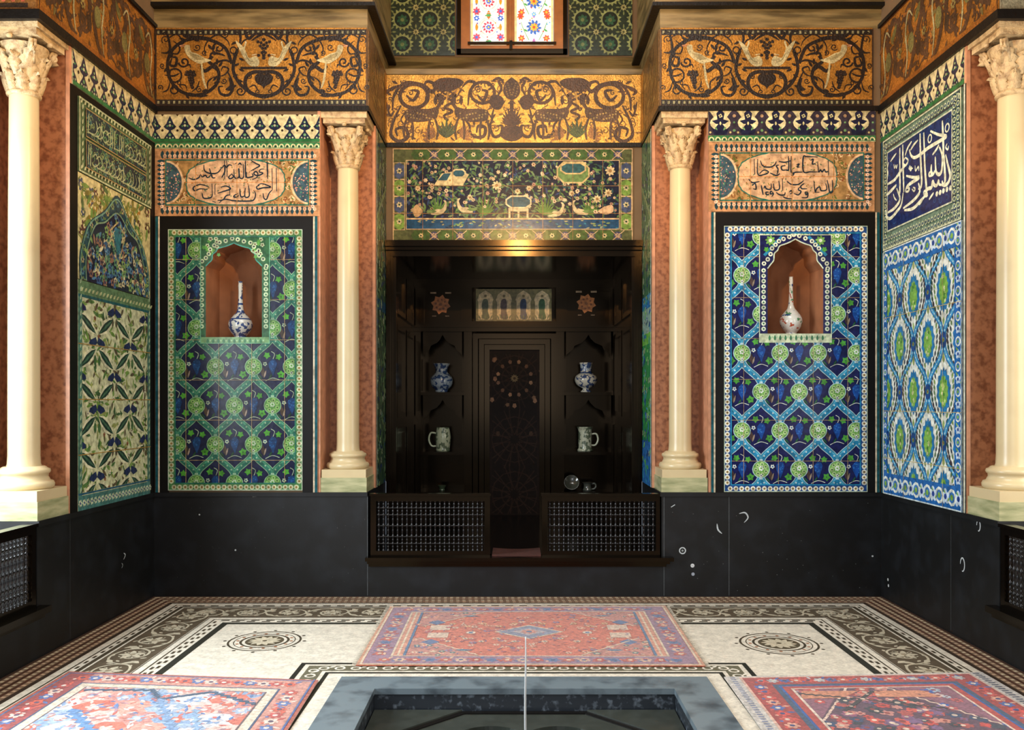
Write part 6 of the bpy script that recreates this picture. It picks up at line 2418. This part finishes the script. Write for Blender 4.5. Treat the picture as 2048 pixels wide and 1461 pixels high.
rug('coral red rug with a small blue diamond medallion lying before the wooden alcove',
    [(-.965, 5.285), (1.145, 5.27), (1.17, 6.83), (-.975, 6.80)], 2.12, 1.53, rug_mid, [(-.0, -.03), (2.12, 2.15)])


def rug_right(D, W, H):
    CR_ = '#d9cfc0'
    D.slab(0, 0, W, H, '#c9c4bc', .007)
    rnd = random.Random(5)
    for k in range(60):
        D.rect(.03, k * H / 60, .06, (k + .5) * H / 60, '#7d86a0', 1)
        D.rect(W - .07, k * H / 60, W - .03, (k + .5) * H / 60, '#3f4658', 1)
    D.rect(.085, 0, W - .09, H - .02, '#dcb4a0', 1)
    D.rect(.10, 0, W - .10, H - .035, '#a33c34', 2)
    motif_row(D, .16, H - .095, W - .16, H - .095, 18, .036, ('#c94a40', '#b9bcc0', '#4a5fa0', '#d06a54'), ('#3a3f5c', '#d9cfc0'), 3)
    for x in (.165, W - .165):
        motif_row(D, x, .0, x, H - .16, 22, .04, ('#d04a3e', '#4566a8', '#d9a088', '#c9564a'), ('#2f3f74', '#e0cfc0'), 3)
    a0, a1, t = .24, W - .24, H - .16
    for i, (g, c) in enumerate(((0, '#39506c'), (.03, '#2a5aa0'), (.045, '#b04438'), (.085, '#dcc9b8'), (.10, '#39415c'))):
        D.rect(a0 + g, 0, a1 - g, t - g * .9, c, 3 + i)
    # field
    x0, x1, yt = a0 + .10, a1 - .10, t - .09
    D.clip = [(x0, 0, x1, yt)]
    xm = W / 2 - .03
    D.rect(x0, 0, x1, yt, '#8a5a6a', 8)
    apex = yt - .02
    D.poly([(xm, yt + .25), (xm + .74, .62 + .1), (xm + .74, 0), (xm - .74, 0), (xm - .74, .62 + .1)], '#5c3f50', 9)
    step_line(D, (xm - .02, yt + .22), (xm + .74, .72), 44, .014, '#e0c4b0', 10, .012)
    step_line(D, (xm + .02, yt + .22), (xm - .74, .72), 44, .014, '#e0c4b0', 10, .012)
    for s in (-1, 1):
        for k in range(60):
            x, y = xm + s * rnd.uniform(.15, .75), rnd.uniform(.6, yt)
            if y > .70 + (1 - abs(x - xm) / .74) * (yt - .5):
                D.flower(x, y, rnd.uniform(.02, .045), 6, rnd.choice(('#a9b9c9', '#2f5cae', '#c94f46', '#d9c4bc', '#b9c4d0', '#b85a5a')), rnd.choice(('#d9cfc0', '#8a4a4a')), 10)
    for k in range(620):
        x, y = xm + rnd.uniform(-.74, .74), rnd.uniform(0, yt)
        if y < .72 + (1 - abs(x - xm) / .74) * (yt - .55) - .03:
            c = rnd.choice(('#c2463c', '#d05a4a', '#c98a80', '#5a4a78', '#3a3f4c', '#9a5a78', '#d08a78', '#2f4668', '#b0524a', '#7a5a80', '#2c343c'))
            D.flower(x, y, rnd.uniform(.022, .05), rnd.choice((4, 5, 6)), c, rnd.choice(('#d9c4b0', None, '#8a3a34')), 11)
    for dx, dy in ((-.3, .6), (-.22, .53), (-.15, .58), (-.32, .5), (.28, .6), (.36, .52), (.2, .55), (.3, .47), (-.2, .44), (.25, .4)):
        D.flower(xm + dx, dy + .28, .05, 8, '#e0d6c8', '#5a4a6a', 13)
    step_line(D, (xm - .5, yt - .05), (xm - .1, yt - .18), 18, .02, '#33302f', 12, .012)
    step_line(D, (xm + .02, yt - .05), (xm - .25, yt - .35), 18, .024, '#33302f', 12, .012)
    step_line(D, (xm - .1, yt - .18), (xm + .3, yt - .34), 18, .02, '#33302f', 12, .012)
    D.poly([(xm - .38, yt - .04), (xm - .06, yt - .05), (xm - .2, yt - .16), (xm - .42, yt - .16)], '#cf8a68', 11)
    D.poly([(xm + .02, yt - .05), (xm + .3, yt - .06), (xm + .35, yt - .17), (xm + .0, yt - .15)], '#cf8a68', 11)
    D.clip = None


rug('deep red and dark blue patterned rug at the right front beside the basin',
    [(1.18, 3.1), (2.74, 3.1), (2.745, 5.15), (1.205, 5.06)], 1.56, 2.0, rug_right, [])


def rug_left(D, W, H):  # glare on the pile is painted in as a paler palette
    D.slab(0, 0, W, H, '#d9bcae', .007)
    rnd = random.Random(15)
    D.frame(0, 0, W, H, .02, '#b05a44', 1)
    D.frame(.02, .02, W - .02, H - .02, .012, '#5a6a94', 2)
    D.frame(.035, .035, W - .035, H - .035, .15, '#c98f80', 2)
    D.rect(.035, 0, .185, H - .035, '#9a4a48', 3)
    for (p, q, n) in (((.11, H - .105), (W - .11, H - .105), 17), ((.11, .0), (.11, H - .2), 20), ((W - .11, .0), (W - .11, H - .2), 20)):
        motif_row(D, *p, *q, n, .042, ('#d0604a', '#5a73a8', '#e3c9b9', '#b84f48'), ('#5a4a60', '#e0cfc4'), 4)
    D.frame(.185, .185, W - .185, H - .185, .012, '#41506f', 4)
    D.frame(.197, .197, W - .197, H - .197, .05, '#dccbb4', 4)
    D.frame(.247, .247, W - .247, H - .247, .010, '#6a5a5c', 5)
    D.frame(W - .03, 0, W - .02, H, .01, '#4a5f9a', 4)
    x0, x1, yt = .257, W - .257, H - .257
    D.clip = [(x0, 0, x1, yt)]
    D.rect(x0, 0, x1, yt, '#dbb3a8', 5)
    cols = ('#d0705c', '#8aa3c4', '#e0bdb2', '#dc9c8c', '#d3d3d6', '#cc8a80', '#9fb2ca')
    for j in range(12):
        for i in range(8):
            cx, cy = x0 + (i + .5 * (j % 2)) * .2, yt - j * .15
            c = cols[(i * 3 + j * 2) % 7]
            D.poly([(cx - .13, cy), (cx - .05, cy + .1), (cx + .05, cy + .1), (cx + .13, cy), (cx + .05, cy - .1), (cx - .05, cy - .1)], c, 6)
            D.flower(cx, cy, .05, 6, cols[(i + j * 3 + 2) % 7], '#e3d3cc', 7)
    for k in range(600):
        D.leaf(rnd.uniform(x0, x1), rnd.uniform(0, yt), rnd.uniform(0, 6.3), rnd.uniform(.03, .07), .018, rnd.choice(('#e3d6d0', '#c9655a', '#5f7fb0', '#b08a94', '#e6c9bc', '#d0816f')), 8)
    for a, c in (((x0 + .02, yt - .05), (x0 + .42, yt - .02)), ((x0 + .40, yt - .02), (x0 + .5, yt - .16)), ((x0 + .5, yt - .16), (x1 - .3, yt - .02)), ((x1 - .3, yt - .02), (x1, yt - .2))):
        step_line(D, a, c, 14, .03, '#3d566e', 9, .016)
    step_line(D, (x0 + .1, yt - .35), (x0 + .5, yt - .8), 18, .05, '#5f86b4', 9, .02)
    step_line(D, (x0 + .5, yt - .16), (x0 + .75, yt - .6), 18, .04, '#7f9cc0', 9, .02)
    step_line(D, (x0 + .75, yt - .3), (x1 - .1, yt - .8), 18, .035, '#8aa6c6', 9, .02)
    D.clip = None


rug('faded pink and pale blue rug at the left front beside the basin',
    [(-2.64, 3.1), (-1.075, 3.1), (-1.125, 5.0), (-2.635, 5.16)], 1.56, 2.0, rug_left, [])

# ------------------------------------------------------------------ unseen gasolier over the basin, its dish added to block light downward
g = thing('gasolier', 'unseen copper gasolier over the fountain basin, its dish added to block downward light', 'hanging lamp', (0.05, 4.01, 3.580))
MB().lathe([(.0, 3.592), (.12, 3.602), (.24, 3.637), (.305, 3.681), (.31, 3.685), (.30, 3.687), (.23, 3.652), (.1, 3.617), (0, 3.612)], .05, 4.01, 0, 36, cap=False).build('dish', M['gilt'], g, smooth=True)
MB().lathe([(.012, 3.617), (.02, 3.650), (.012, 3.680), (.010, 3.700)], .05, 4.01, 0, 12).build('burner', M['gilt'], g, smooth=True)
b = MB()
for k in range(3):
    a = k * 2.094 + .5
    b.tube([(.05 + .3 * math.cos(a), 4.01 + .3 * math.sin(a), 3.684), (.05 + .2 * math.cos(a), 4.01 + .2 * math.sin(a), 4.3), (.05, 4.01, 5.2)], .006, 6)
b.tube([(.05, 4.01, 5.2), (.05, 4.01, 6.4)], .012, 6)
b.build('chain', M['gilt'], g)
